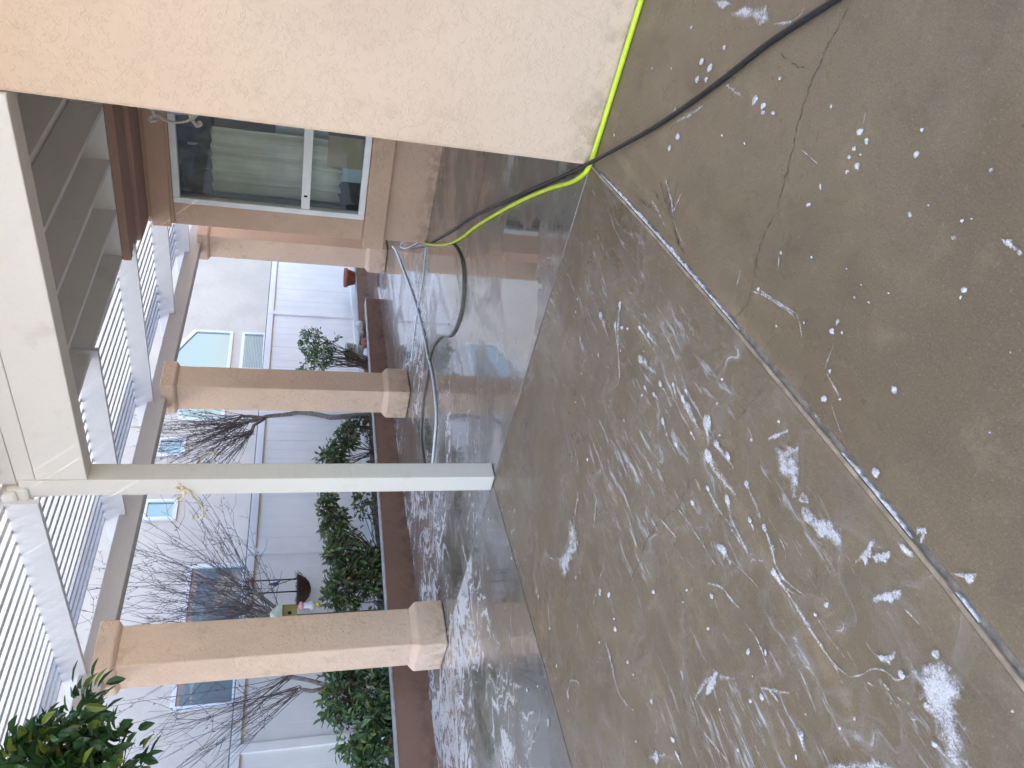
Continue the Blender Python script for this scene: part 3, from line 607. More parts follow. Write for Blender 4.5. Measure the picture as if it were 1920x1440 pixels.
# ------------------------------------------------------------------ white vinyl fence
fe = thing('fence', 'white vinyl board fence with flat top rail behind the planter', 'fence', (6, 8.6, 0))
def fz_(x): return 1.950 - .0174 * x
posts = [13.9, 11.51, 8.88, 6.24, 3.68, 1.1, -1.5, -4.1]
for x in posts:
    MB().box(x - .05, x + .05, 8.555, 8.665, 0, fz_(x) + .004).build('post', 'fence', fe, bevel=.006)
for a, b_ in zip(posts, posts[1:]):
    x0, x1 = b_ + .05, a - .05
    for nm, d0, d1, mt, y0, y1 in (('top_rail', .095, 0, 'fence', 8.562, 8.652), ('rail_shadow_strip', .112, .097, 'rail_shade', 8.574, 8.64)):  # second strip is the top rail's shadow, put in as a tan bar
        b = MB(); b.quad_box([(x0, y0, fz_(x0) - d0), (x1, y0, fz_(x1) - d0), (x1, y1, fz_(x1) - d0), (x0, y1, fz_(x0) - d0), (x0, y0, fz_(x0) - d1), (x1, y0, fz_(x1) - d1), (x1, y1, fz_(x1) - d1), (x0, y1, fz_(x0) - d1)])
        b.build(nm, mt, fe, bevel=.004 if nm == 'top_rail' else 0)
    MB().box(x0, x1, 8.565, 8.65, .06, .22).build('bottom_rail', 'fence', fe)
    nb = max(1, round((x1 - x0) / .185)); w = (x1 - x0) / nb
    for k in range(nb):
        xa, xb = x0 + k * w, x0 + (k + 1) * w; dy = rng.uniform(-.002, .002)
        b = MB(); ya, yb = 8.592 + dy, 8.625 + dy; c = .006
        P = [(xa + .0003, ya + c * .5), (xa + c * .6, ya), (xb - c * .6, ya), (xb - .0003, ya + c * .5), (xb - .0003, yb), (xa + .0003, yb)]
        i = 0; nn = 6
        b.v = [(px, py, .2) for px, py in P] + [(px, py, fz_(px) - .105) for px, py in P]
        b.f = [tuple(reversed(range(nn))), tuple(nn + q for q in range(nn))] + [(q, (q+1) % nn, nn + (q+1) % nn, nn + q) for q in range(nn)]
        b.build('board', 'fence', fe)
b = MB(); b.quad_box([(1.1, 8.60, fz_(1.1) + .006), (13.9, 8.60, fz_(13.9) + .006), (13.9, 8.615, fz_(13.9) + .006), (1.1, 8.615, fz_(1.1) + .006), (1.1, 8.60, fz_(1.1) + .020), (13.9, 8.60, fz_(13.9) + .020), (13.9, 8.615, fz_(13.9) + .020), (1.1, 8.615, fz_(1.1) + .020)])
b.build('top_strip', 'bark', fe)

# ------------------------------------------------------------------ neighbouring house
ne = thing('neighbour_house', 'tall pale stucco house with small white windows beyond the fence', 'house', (8, 10.2, 0))
MB().box(-13, 24, 10.2, 16, -.2, 7.2).build('wall', 'stucco_neigh', ne)
MB().box(-13.4, 24.4, 9.66, 10.19, 7.14, 7.28).build('eave', 'white', ne)  # out of view, raised this high to shade the patio and outer lattice
b = MB(); b.quad_box([(-13.6, 9.54, 7.30), (24.6, 9.54, 7.30), (24.6, 16.6, 7.30), (-13.6, 16.6, 7.30), (-13.6, 13, 8.9), (24.6, 13, 8.9), (24.6, 13.4, 8.9), (-13.6, 13.4, 8.9)])
b.build('roof', 'rooftile', ne)
def nwin(x0, x1, z0, z1, glass, fw=.055, arch=None, blinds=False, mid=None):
    Y = 10.2
    w = bpy.data.objects.new('window', None); col.objects.link(w); w.parent = ne; w.location = Vector(((x0+x1)/2, Y, z0)) - ne.location
    if arch:
        n = 16; top = []
        for k in range(n + 1):
            u = k / n; top.append((x1 + (x0 - x1) * u, z1 + arch * math.sin(math.pi * u)))
        out = [(x0, z0), (x1, z0)] + top
        cxm, czm = (x0+x1)/2, (z0+z1)/2
        def inset(p): return (p[0] + fw * (1 if p[0] < cxm else -1) * min(1, abs(p[0]-cxm) / .3), p[1] + (fw if p[1] < czm else -fw))
        inn = [inset(p) for p in out]; b = MB(); N = len(out)
        for P, yy in ((out, Y - .04), (inn, Y - .04), (out, Y - .002), (inn, Y - .002)): b.v += [(px, yy, pz) for px, pz in P]
        for k in range(N):
            j = (k + 1) % N
            b.f += [(k, j, N + j, N + k), (k, 2*N + k, 2*N + j, j), (N + k, N + j, 3*N + j, 3*N + k)]
        b.build('frame', 'vinyl', w)
        b = MB(); b.v = [(px, Y - .012, pz) for px, pz in inn]; b.f = [tuple(range(N))]; b.build('pane', glass, w)
        return
    b = MB()
    b.box(x0, x0 + fw, Y - .045, Y - .002, z0, z1); b.box(x1 - fw, x1, Y - .045, Y - .002, z0, z1)
    b.box(x0 + fw, x1 - fw, Y - .043, Y - .002, z0, z0 + fw); b.box(x0 + fw, x1 - fw, Y - .043, Y - .002, z1 - fw, z1)
    if mid: b.box(mid - .03, mid + .03, Y - .042, Y - .002, z0 + fw, z1 - fw)
    b.build('frame', 'vinyl', w)
    MB().box(x0 + fw, x1 - fw, Y - .014, Y - .004, z0 + fw, z1 - fw).build('pane', glass, w)
    if blinds:
        z = z0 + fw + .02
        while z < z1 - fw - .02:
            b = MB(); b.quad_box([(x0+fw+.01, Y-.032, z), (x1-fw-.01, Y-.032, z), (x1-fw-.01, Y-.018, z+.012), (x0+fw+.01, Y-.018, z+.012), (x0+fw+.01, Y-.034, z+.003), (x1-fw-.01, Y-.034, z+.003), (x1-fw-.01, Y-.02, z+.015), (x0+fw+.01, Y-.02, z+.015)])
            b.build('blind_slat', 'blind', w); z += .03
nwin(10.3, 12.93, 2.45, 3.20, 'brightglass', .06, arch=.42)
nwin(11.2, 12.92, 1.80, 2.28, 'darkglass', .06, blinds=True, mid=11.75)
nwin(9.42, 9.87, 3.03, 3.50, 'darkglass', .07)
nwin(8.06, 8.48, 3.01, 3.51, 'darkglass', .06)
nwin(6.05, 7.19, 1.90, 2.74, 'darkglass', .06)
nwin(4.94, 5.85, 1.93, 2.74, 'darkglass', .06)
# ------------------------------------------------------------------ plants
def leaf(b, p, d, up, L, W, fold=.22, curl=.18):
    """one leaf: pointed oval folded along the midrib and curled towards the tip"""
    d = d.normalized(); s_ = d.cross(up)
    if s_.length < .05: s_ = d.cross(Vector((1, .3, 0)))
    s_.normalize(); n = s_.cross(d)
    i = len(b.v)
    def at(u, side): 
        w = W * .5 * {.22: .72, .55: .95, .82: .5}[u] * side
        return tuple(p + d * L * u - n * (L * curl * u * u) + s_ * w + n * abs(w) * 2 * fold)
    b.v += [tuple(p), at(.22, 1), at(.55, 1), at(.82, 1), tuple(p + d * L - n * L * curl), at(.82, -1), at(.55, -1), at(.22, -1), tuple(p + d * L * .5 - n * L * curl * .25)]
    b.f += [(i, i+8, i+1), (i+1, i+8, i+2), (i+2, i+8, i+3), (i+3, i+8, i+4), (i+4, i+8, i+5), (i+5, i+8, i+6), (i+6, i+8, i+7), (i+7, i+8, i)]
def rv(r): 
    while True:
        v = Vector((r.uniform(-1, 1), r.uniform(-1, 1), r.uniform(-1, 1)))
        if .01 < v.length < 1: return v
def bush(name, label, cat, base, blobs, nleaf, L, mat, seed, nstem=14, stem_r=.007, dens=1.0, mat2=None, group=None, droop=.3, spray=5, stem_from=None):
    """leafy shrub: stems fan from the base into the blobs; leaves sit in sprays round the twig ends"""
    r = random.Random(seed)
    t = thing(name, label, cat, base, group)
    st = MB(); lf = MB(); lf2 = MB(); bv = Vector(base)
    tot = sum(w for *_, w in blobs)
    for (c, rad, w) in blobs:
        c = Vector(c); rad = Vector(rad)
        for k in range(max(3, int(nstem * w / tot))):
            e = c + Vector([a * b_ for a, b_ in zip(rv(r), rad)]) * .9
            if stem_from: bv = Vector(stem_from)
            m1 = bv.lerp(e, .4) + rv(r) * .09 * (e - bv).length; m2 = bv.lerp(e, .75) + rv(r) * .07 * (e - bv).length
            s0 = bv + Vector((r.uniform(-.08, .08), r.uniform(-.06, .06), 0))
            st.tube([s0, m1, m2, e], [stem_r, stem_r * .8, stem_r * .6, stem_r * .3], 5, False)
        ns = int(nleaf * w / tot / spray)
        for k in range(ns):
            q = rv(r); q = q.normalized() * (q.length ** .45)          # crowd leaves towards the outside
            lump = .72 + .45 * noise.noise(q * 2.3 + Vector((seed, 0, 0)))
            c0 = c + Vector([a * b_ * lump for a, b_ in zip(q, rad)])
            if noise.noise(c0 * 4.5 + Vector((0, seed, 0))) < -.16 / dens: continue
            dirn = (q + Vector((0, 0, .35)) + rv(r) * .6).normalized()
            st.tube([c0 - dirn * L * 1.6, c0 + dirn * L * .3], stem_r * .25, 3, False)
            for j in range(spray):
                p = c0 + rv(r) * L * .9; dd = (dirn + rv(r) * .9 - Vector((0, 0, droop))).normalized()
                tgt = lf2 if (mat2 and r.random() < .4) else lf
                leaf(tgt, p, dd, (Vector((0, 0, 1)) + rv(r) * .5), L * r.uniform(.65, 1.25), L * r.uniform(.42, .62))
    st.build('stems', 'stem', t)
    lf.build('crown', mat, t)
    if lf2.v: lf2.build('crown', mat2, t)
    return t
bush('leaning_shrub', 'bright green shrub with bare leaning stems right of the middle pillar', 'shrub', (9.15, 7.75, .16),
     [((9.55, 7.7, 1.05), (.36, .26, .2), 1.0), ((9.2, 7.72, .92), (.3, .25, .22), .9), ((9.65, 7.75, .72), (.22, .2, .14), .4), ((9.0, 7.7, 1.05), (.28, .25, .2), .6), ((9.45, 7.75, .45), (.14, .14, .10), .2)], 1500, .062, 'leafD', 11, 36, .008, .75, 'leafB', droop=.1, group='shrubs in the planter bed')
bush('shrub', 'small rounded green shrub beside the middle pillar over bare stems', 'shrub', (7.25, 7.75, .2),
     [((7.05, 7.65, .80), (.30, .26, .20), 1.0), ((7.45, 7.65, .58), (.34, .22, .17), .6), ((7.75, 7.65, .36), (.22, .2, .12), .4)], 1700, .075, 'leafB', 12, 14, .007, .9, 'leafC', group='shrubs in the planter bed')
bush('shrub', 'wide leafy shrub between the white post and the nearest pillar', 'shrub', (5.35, 7.75, .2),
     [((5.0, 7.62, .72), (.38, .26, .25), .9), ((5.5, 7.62, .72), (.34, .26, .24), .8), ((5.92, 7.65, .80), (.24, .24, .16), .4), ((5.15, 7.6, .42), (.5, .2, .14), .6), ((6.25, 7.65, .88), (.22, .22, .10), .28), ((6.3, 7.65, .42), (.3, .2, .10), .12)], 3300, .08, 'leafB', 13, 70, .006, .55, 'leafC', group='shrubs in the planter bed')
bush('shrub', 'dense dark green shrub at the frame bottom behind nearest pillar', 'shrub', (3.45, 7.75, .25),
     [((3.75, 7.6, .80), (.36, .3, .24), 1.0), ((3.35, 7.6, .68), (.36, .28, .22), .9), ((3.1, 7.62, .52), (.30, .26, .17), .7), ((4.15, 7.6, .66), (.28, .25, .25), .7), ((3.6, 7.55, .46), (.6, .22, .14), .6)], 3800, .09, 'leafB', 14, 30, .008, 1.2, group='shrubs in the planter bed')
# low trailing stems and dead litter in the bed
r = random.Random(5); lt = MB(); tw = MB()
for k in range(420):
    x = r.uniform(2.4, 9.9); y_ = r.uniform(7.32, 8.3)
    leaf(lt, Vector((x, y_, .36 - PZ * x + r.uniform(-.03, .05))), rv(r) + Vector((0, 0, .1)), Vector((0, 0, 1)), r.uniform(.04, .09), r.uniform(.03, .05))
for k in range(90):
    x = r.uniform(2.6, 7.9); y_ = r.uniform(7.35, 7.9); p = Vector((x, y_, .33 - PZ * x)); d = rv(r); d.z = abs(d.z) * .8 + .2
    q = p + d * r.uniform(.15, .42); tw.tube([p, p.lerp(q, .5) + rv(r) * .05, q], [.006, .005, .002], 4, False)
kind(lt.build('leaf_litter', 'leafC'), 'stuff')
kind(tw.build('dead_twigs', 'stem'), 'stuff')

def whip_tree(name, label, trunk, knuckles, nwhip, seed, bias, length, spread=1.0, side=7, tr=.045):
    """pruned bare tree: grey trunk, knotted heads, long whippy shoots with short side twigs and buds"""
    r = random.Random(seed); t = thing(name, label, 'tree', trunk[0], 'bare trees in front of the fence')
    n = len(trunk)
    b = MB(); pts = []
    for k in range(n - 1):
        a, c = Vector(trunk[k]), Vector(trunk[k+1])
        for u in range(5): pts.append(a.lerp(c, u / 5) + Vector((math.sin(k*5+u)*.012, 0, 0)))
    pts.append(Vector(trunk[-1]))
    b.tube(pts, [tr * (1 - .45 * k / len(pts)) * (1 + .1 * noise.noise(Vector((k * 1.3, seed, 0)))) for k in range(len(pts))], 9)
    top = Vector(trunk[-1])
    for kn in knuckles:
        kv = Vector(kn); b.tube([top - Vector((0, 0, .06)), top.lerp(kv, .55) + rv(r) * .03, kv], [tr * .6, tr * .5, tr * .55], 7)
    b.build('trunk', 'bark', t, True)
    w = MB()
    for k in range(nwhip):
        kv = Vector(r.choice(knuckles)); d = (Vector(bias) + rv(r) * spread).normalized()
        if d.z < -.05: d.z = abs(d.z) * .3
        L = length * r.uniform(.45, 1.1); p = kv + rv(r) * .05; seg = 7; path = [p.copy()]
        dd = d.copy(); drift = rv(r) * .13
        for s_ in range(seg):
            dd = (dd + drift * .5 + rv(r) * .07 + Vector((0, 0, .035))).normalized(); p = p + dd * L / seg; path.append(p.copy())
        r0 = r.uniform(.003, .0054)
        w.tube(path, [r0 * (1 - .68 * i / seg) for i in range(seg + 1)], 4, False)
        for j in range(r.randint(side // 2, side)):
            i = r.uniform(1, seg - .3); q = path[int(i)].lerp(path[int(i)+1], i % 1)
            e = (dd + rv(r) * 1.1).normalized(); l2 = r.uniform(.05, .28) * length / 1.5
            w.tube([q, q + e * l2 * .5 + rv(r) * .01, q + (e + Vector((0, 0, .2))) * l2], [.0027, .0022, .0015], 3, False)
            if r.random() < .55:
                for z in range(2):
                    leaf(w, q + e * l2 * r.random(), rv(r), Vector((0, 0, 1)), r.uniform(.02, .045), .014)
    w.build('crown', 'twig', t)
    return t
whip_tree('bare_tree', 'bare tree with smooth grey trunk beside the middle pillar', [(7.86, 7.62, .15), (7.83, 7.62, .8), (7.95, 7.66, 1.25), (7.80, 7.64, 1.75)],
          [(7.72, 7.62, 1.92), (7.62, 7.6, 2.02), (7.85, 7.66, 1.98), (7.5, 7.62, 1.85)], 104, 21, (-.55, -.05, .85), 1.35, .8)
whip_tree('bare_tree', 'bare bushy tree with dark whips behind the nearest pillar, tallest head', [(4.62, 7.95, .2), (4.66, 7.95, .7), (4.75, 7.95, 1.2)],
          [(4.85, 7.95, 1.45), (5.0, 7.95, 1.6), (4.75, 7.95, 1.65), (4.95, 7.9, 1.75), (5.25, 7.95, 1.75)], 118, 22, (.3, -.05, .9), 1.85, 1.0, 9)
whip_tree('bare_tree', 'bare shrubby tree with long arching whips left of the nearest pillar', [(4.05, 8.1, .2), (4.05, 8.1, .9)],
          [(4.05, 8.1, 1.2), (4.2, 8.08, 1.3)], 30, 23, (-.45, 0, .95), 1.9, .45, 6)
# the potted ficus that reaches in from the left of the world (bottom left of the frame)
ft = bush('ficus_tree', 'glossy dark green ficus reaching in at the bottom left corner', 'tree', (1.15, 4.45, 0),
     [((1.42, 4.4, 2.50), (.55, .42, .40), 1.3), ((1.84, 4.36, 2.60), (.34, .30, .26), .8), ((1.72, 4.42, 2.28), (.34, .34, .28), .8), ((2.05, 4.34, 2.46), (.26, .24, .22), .4), ((1.1, 4.5, 2.25), (.5, .45, .45), .8)], 3000, .10, 'leafA', 31, 34, .007, .75, droop=.25, stem_from=(1.4, 4.42, 2.3))
MB().tube([(1.15, 4.45, .3), (1.17, 4.45, 1.0), (1.25, 4.44, 1.7), (1.42, 4.42, 2.4)], [.05, .045, .035, .02], 9).build('trunk', 'bark', ft, True)
MB().lathe((1.15, 4.45, 0.004), [(.17, 0), (.24, .36), (.27, .36), (.27, .42), (.235, .42), (.225, .36), (.01, .35)], 24).build('pot', 'terra', ft, True)

# ------------------------------------------------------------------ small garden things
o = thing('plant_pot', 'pale grey ribbed plant pot in the bed right of the middle pillar', 'pot', (9.62, 7.92, .16))
MB().lathe((9.62, 7.92, .16), [(.13, 0), (.155, .1), (.172, .2), (.185, .285), (.198, .29), (.198, .33), (.182, .33), (.176, .29), (.01, .27)], 26).build('body', 'potwhite', o, True)
MB().lathe((9.62, 7.92, .16), [(.166, .125), (.172, .132), (.178, .155), (.171, .16)], 26).build('band', 'potwhite', o, True)
def rock(c, s_, seed, label, mat='rock'):
    b = MB(); n, m_ = 12, 8
    for k in range(m_ + 1):
        th = math.pi * k / m_
        for q in range(n):
            ph = 2 * math.pi * q / n; d = Vector((math.sin(th) * math.cos(ph), math.sin(th) * math.sin(ph), math.cos(th)))
            rr = 1 + .3 * noise.noise(d * 1.6 + Vector((seed, 0, 0))); b.v.append((c[0] + d.x * s_[0] * rr, c[1] + d.y * s_[1] * rr, c[2] + d.z * s_[2] * rr))
    for k in range(m_):
        for q in range(n): r_ = (q+1) % n; b.f.append((k*n+q, (k+1)*n+q, (k+1)*n+r_, k*n+r_))
    return tag(b.build('rock', mat, None, True), label, 'rock', 'rocks in the planter bed')
rock((9.98, 7.60, .27), (.09, .07, .07), 1, 'pale white rock at the end of the planter bed', 'potwhite')
rock((9.75, 7.52, .25), (.12, .08, .06), 2, 'tan rock beside the white pot in the bed')
rock((9.35, 7.45, .23), (.10, .07, .06), 3, 'reddish rock behind the planter coping', 'terra')
rock((9.05, 7.4, .23), (.07, .06, .05), 4, 'small pale rock under the leaning shrub', 'potwhite')
o = thing('terracotta_pot', 'terracotta flower pot on the low garden wall by the farthest pillar', 'pot', (12.1, 8.09, .20))
MB().lathe((12.1, 8.09, .20), [(.12, 0), (.165, .14), (.185, .14), (.185, .20), (.16, .20), (.15, .14), (.01, .13)], 22).build('body', 'terra', o, True)

bk = thing('hanging_basket', 'round brown coconut basket hanging from black rods on the fence', 'basket', (5.520, 8.42, 1.08))
prof = [(.02, 0), (.09, .02), (.15, .07), (.185, .14), (.195, .165), (.17, .17), (.02, .15)]
MB().lathe((5.520, 8.42, 1.05), prof, 28).build('liner', 'coco', bk, True)
b = MB(); r = random.Random(3)
for k in range(160):
    a = r.uniform(0, 6.283); rr = r.uniform(.13, .2); p = Vector((5.520 + rr * math.cos(a), 8.42 + rr * math.sin(a), 1.19 + r.uniform(-.04, .03)))
    b.tube([p, p + Vector((math.cos(a), math.sin(a), .9)) * r.uniform(.02, .05)], .0022, 3, False)
b.build('fibres', 'coco', bk)
b = MB()
b.tube([(5.680, 8.42, 1.20), (5.680, 8.42, 1.80), (5.680, 8.55, 1.86)], .008, 6); b.tube([(5.500, 8.42, 1.20), (5.500, 8.42, 1.80), (5.500, 8.55, 1.86)], .008, 6)
b.tube([(5.710, 8.42, 1.20), (5.600, 8.40, 1.45), (5.400, 8.42, 1.72)], .0045, 5)
b.tube([(5.680 + .0, 8.42, 1.80), (5.500, 8.42, 1.80)], .007, 6)
b.build('rods', 'iron', bk, True)
fd = thing('hummingbird_feeder', 'small red and yellow bird feeder at the top of the fence rods', 'bird feeder', (5.710, 8.46, 1.74))
MB().lathe((5.710, 8.46, 1.74), [(.012, 0), (.045, .01), (.05, .025), (.03, .045), (.02, .05)], 16).build('tray', 'red', fd, True)
MB().lathe((5.710, 8.46, 1.745), [(.012, .03), (.02, .035), (.028, .05), (.012, .06)], 12).build('flower', 'yel2', fd, True)
MB().lathe((5.710, 8.46, 1.80), [(.022, 0), (.034, .02), (.034, .1), (.015, .13), (.01, .14)], 14).build('bottle', 'potwhite', fd, True)
wi = thing('wind_spinner', 'little dark bird ornament on the slanting rod of the basket', 'ornament', (5.600, 8.40, 1.46))
b = MB(); b.lathe((5.600, 8.39, 1.44), [(.004, 0), (.02, .02), (.026, .05), (.014, .085), (.018, .10), (.004, .125)], 10)
b.quad_box([(5.595, 8.36, 1.45), (5.605, 8.36, 1.45), (5.605, 8.33, 1.42), (5.595, 8.33, 1.42), (5.595, 8.37, 1.49), (5.605, 8.37, 1.49), (5.605, 8.33, 1.45), (5.595, 8.33, 1.45)])
b.build('body', 'blue', wi, True)
bh = thing('birdhouse', 'mint roofed olive birdhouse on a brown stake beside the nearest pillar', 'birdhouse', (4.80, 7.85, .2))
MB().tube([(4.80, 7.85, .15), (4.80, 7.85, 1.24)], .022, 8).build('stake', 'post_brown', bh, True)
MB().box(4.70, 4.91, 7.77, 7.95, 1.24, 1.40).build('box', 'green2', bh, bevel=.004)
b = MB(); b.v = [(4.66, 7.74, 1.40), (4.95, 7.74, 1.40), (4.805, 7.74, 1.53), (4.66, 7.98, 1.40), (4.95, 7.98, 1.40), (4.805, 7.98, 1.53)]
b.f = [(0, 1, 2), (3, 5, 4), (0, 2, 5, 3), (1, 4, 5, 2), (0, 3, 4, 1)]; b.build('roof', 'mint', bh)
MB().tube([(4.80, 7.768, 1.32), (4.80, 7.772, 1.32)], .022, 12).build('hole', 'iron', bh)
go = thing('garden_ornament', 'pink and white figurine beside the birdhouse stake', 'ornament', (4.86, 7.74, .2))
MB().tube([(4.86, 7.74, .2), (4.86, 7.74, 1.05)], .006, 6).build('rod', 'post_brown', go)
MB().lathe((4.86, 7.74, 1.03), [(.01, 0), (.04, .02), (.05, .06), (.03, .10), (.035, .13), (.01, .165)], 14).build('body', 'potwhite', go, True)
MB().lathe((4.86, 7.74, 1.16), [(.01, 0), (.045, .02), (.05, .045), (.01, .07)], 14).build('hat', 'pink', go, True)
MB().lathe((4.86, 7.72, .99), [(.008, 0), (.028, .015), (.022, .035), (.008, .045)], 10).build('foot', 'yel2', go, True)

# scroll hooks on the white post
def scroll(pts, rad):
    P = [Vector(p) for p in pts]; out = []
    for k in range(len(P) - 1):
        p0, p1, p2, p3 = P[max(k-1, 0)], P[k], P[k+1], P[min(k+2, len(P)-1)]
        for s_ in range(5):
            t = s_ / 5
            out.append(.5 * ((2*p1) + (p2-p0)*t + (2*p0-5*p1+4*p2-p3)*t*t + (-p0+3*p1-3*p2+p3)*t*t*t))
    out.append(P[-1]); return out
h1 = thing('scroll_hook', 'cream iron scroll hook on the outer face of the white post', 'hook', (3.40, 4.0, 2.05), 'scroll hooks on the post')
x = 3.402
b = MB(); b.tube(scroll([(x, 3.93, 2.09), (x, 3.96, 2.115), (x, 3.985, 2.09), (x, 3.96, 2.075), (x, 4.01, 2.07), (x, 4.06, 2.075), (x, 4.09, 2.10), (x, 4.065, 2.12), (x, 4.05, 2.095)], 0), .0055, 6)
b.tube(scroll([(x, 3.99, 2.095), (x, 4.0, 2.04), (x, 4.06, 2.02), (x, 4.12, 1.985), (x, 4.20, 1.965), (x, 4.27, 1.975), (x, 4.295, 2.015), (x, 4.265, 2.035)], 0), .0065, 6)
b.build('scrollwork', 'cream', h1, True)
MB().tube([(3.398, 3.99, 2.09), (3.412, 3.99, 2.09)], .012, 10).build('screw_plate', 'cream', h1)
h2 = thing('scroll_hook', 'cream iron scroll hook on the house side of the white post', 'hook', (3.55, 4.0, 2.0), 'scroll hooks on the post')
y_ = 3.99
b = MB(); b.tube(scroll([(3.548, y_, 2.03), (3.58, y_, 2.02), (3.64, y_, 2.01), (3.70, y_, 1.985), (3.735, y_, 1.945), (3.72, y_, 1.91), (3.69, y_, 1.915)], 0), .0065, 6)
b.tube(scroll([(3.555, y_, 2.03), (3.565, y_, 1.98), (3.60, y_, 1.965)], 0), .005, 6)
b.build('scrollwork', 'cream', h2, True)
MB().tube([(3.546, y_, 2.03), (3.556, y_, 2.03)], .012, 10).build('screw_plate', 'cream', h2)

# ornate white lantern that peeks past the house corner, hung from the recess ceiling
ln = thing('lantern', 'ornate white scroll lantern peeking past the house corner before the window', 'lantern', (6.7, 2.83, 2.4))
c0 = (6.7, 2.83, 0); b = MB()
MB().tube([(6.7, 2.83, 2.84), (6.7, 2.83, 2.66)], .008, 8).build('rod', 'white', ln)
MB().lathe((6.7, 2.83, 2.57), [(.13, 0), (.15, .01), (.12, .03), (.05, .09), (.015, .1)], 20).build('crown', 'white', ln, True)
for k in range(8):
    a = k * math.pi / 4; ca, sa = math.cos(a), math.sin(a)
    q = [(.13, 2.58), (.165, 2.62), (.19, 2.60), (.175, 2.575)]
    b.tube(scroll([(6.7 + r_ * ca, 2.83 + r_ * sa, z) for r_, z in q], 0), .010, 6)
    q = [(.125, 2.57), (.165, 2.50), (.175, 2.42), (.155, 2.34), (.12, 2.29)]
    b.tube(scroll([(6.7 + r_ * ca, 2.83 + r_ * sa, z) for r_, z in q], 0), .009, 6)
    q = [(.12, 2.30), (.16, 2.27), (.185, 2.245), (.165, 2.22), (.14, 2.235)]
    b.tube(scroll([(6.7 + r_ * ca, 2.83 + r_ * sa, z) for r_, z in q], 0), .010, 6)
b.build('scrollwork', 'white', ln, True)
MB().lathe((6.7, 2.83, 2.23), [(.01, -.12), (.03, -.10), (.02, -.06), (.06, -.01), (.13, .05), (.12, .08), (.02, .08)], 20).build('base_bowl', 'white', ln, True)
MB().lathe((6.7, 2.83, 2.31), [(.09, 0), (.10, .12), (.09, .25)], 20).build('glass', 'potwhite', ln, True)

# ------------------------------------------------------------------ hoses on the floor
def smooth(pts, n=6): return scroll(pts, 0) if n == 6 else scroll(pts, 0)
def hose(name, pts, rad, mat, label, wob=.0):
    P = smooth([(x, y_, rad + .001 + (z[0] if z else 0)) for x, y_, *z in pts])
    b = MB(); b.tube(P, rad, 8)
    return tag(b.build(name, mat, None, True), label, 'hose')
H = FOAM['hoses']
yh = [list(p) for p in H['yellow']]
for p in yh[:4]: p[0] = 3.400
yh[4] = [3.412, 1.50]
hose('garden_hose', [(3.398, -1.2)] + [tuple(p) for p in yh], .0135, 'yellow', 'bright yellow green garden hose along the house wall and corner')
bh_ = [tuple(p) for p in H['black']]
hose('pressure_hose', [(1.4, -.35)] + [(x, y_, .024 if 3.2 < x < 3.6 else 0.0) for x, y_ in bh_], .0105, 'black', 'black hose crossing the yellow green hose at the house corner')
hose('thin_hose', H['grey'], .011, 'greyhose', 'grey green hose lying in a wide loop on the wet patio')
hose('pale_hose', H['pale'], .012, 'palehose', 'pale blue white hose stretched past the middle pillar')
hose('cord', H['thin'], .007, 'palehose', 'thin pale cord running from the bay corner toward the planter')
hose('cord', H['loop'], .008, 'palehose', 'short pale cord loop beside the bay window base')

# ------------------------------------------------------------------ cracks and soap foam
for ln_, w in zip(FOAM['cracks'], (.0045, .0035, .0025, .003, .0025, .002)):
    r = random.Random(int(ln_[0][0] * 1000)); P = []
    for a, c in zip(ln_, ln_[1:]):
        for s_ in range(6):
            u = s_ / 6; P.append((a[0] + (c[0]-a[0])*u + r.uniform(-.006, .006), a[1] + (c[1]-a[1])*u + r.uniform(-.006, .006)))
    P.append(tuple(ln_[-1])); b = MB(); n = len(P)
    for k, (x, y_) in enumerate(P):
        a = Vector(P[max(k-1, 0)]); c = Vector(P[min(k+1, n-1)]); d = (c - a).normalized(); s_ = Vector((-d.y, d.x))
        ww_ = w * r.uniform(.3, 1.1) * (.3 if k in (0, n-1) else 1); q = Vector((x, y_))
        b.v += [(*(q + s_ * ww_ * .5), .0015), (*(q - s_ * ww_ * .5), .0015)]
    for k in range(n - 1): b.f.append((2*k, 2*k+1, 2*k+3, 2*k+2))
    kind(b.build('slab_crack', 'crack'), 'structure')

r = random.Random(8); b = MB()
def strip(b, P, w):
    P = [Vector((p[0], p[1], 0)) for p in P]; P = scroll(P, 0); n = len(P); i = len(b.v)
    for k, p in enumerate(P):
        d = (P[min(k+1, n-1)] - P[max(k-1, 0)]).normalized(); s_ = Vector((-d.y, d.x, 0)); ww_ = w * (.35 + .65 * math.sin(math.pi * min(1, (k + 2) / (n + 1)))) * r.uniform(.6, 1.3)
        b.v += [(*(p + s_ * ww_ * .5).xy, .0012), (*(p - s_ * ww_ * .5).xy, .0012)]
    for k in range(n - 1): b.f.append((i+2*k, i+2*k+1, i+2*k+3, i+2*k+2))
for P, w in DIRT: strip(b, P, w)
kind(b.build('dirt_stain', 'dirt'), 'stuff')

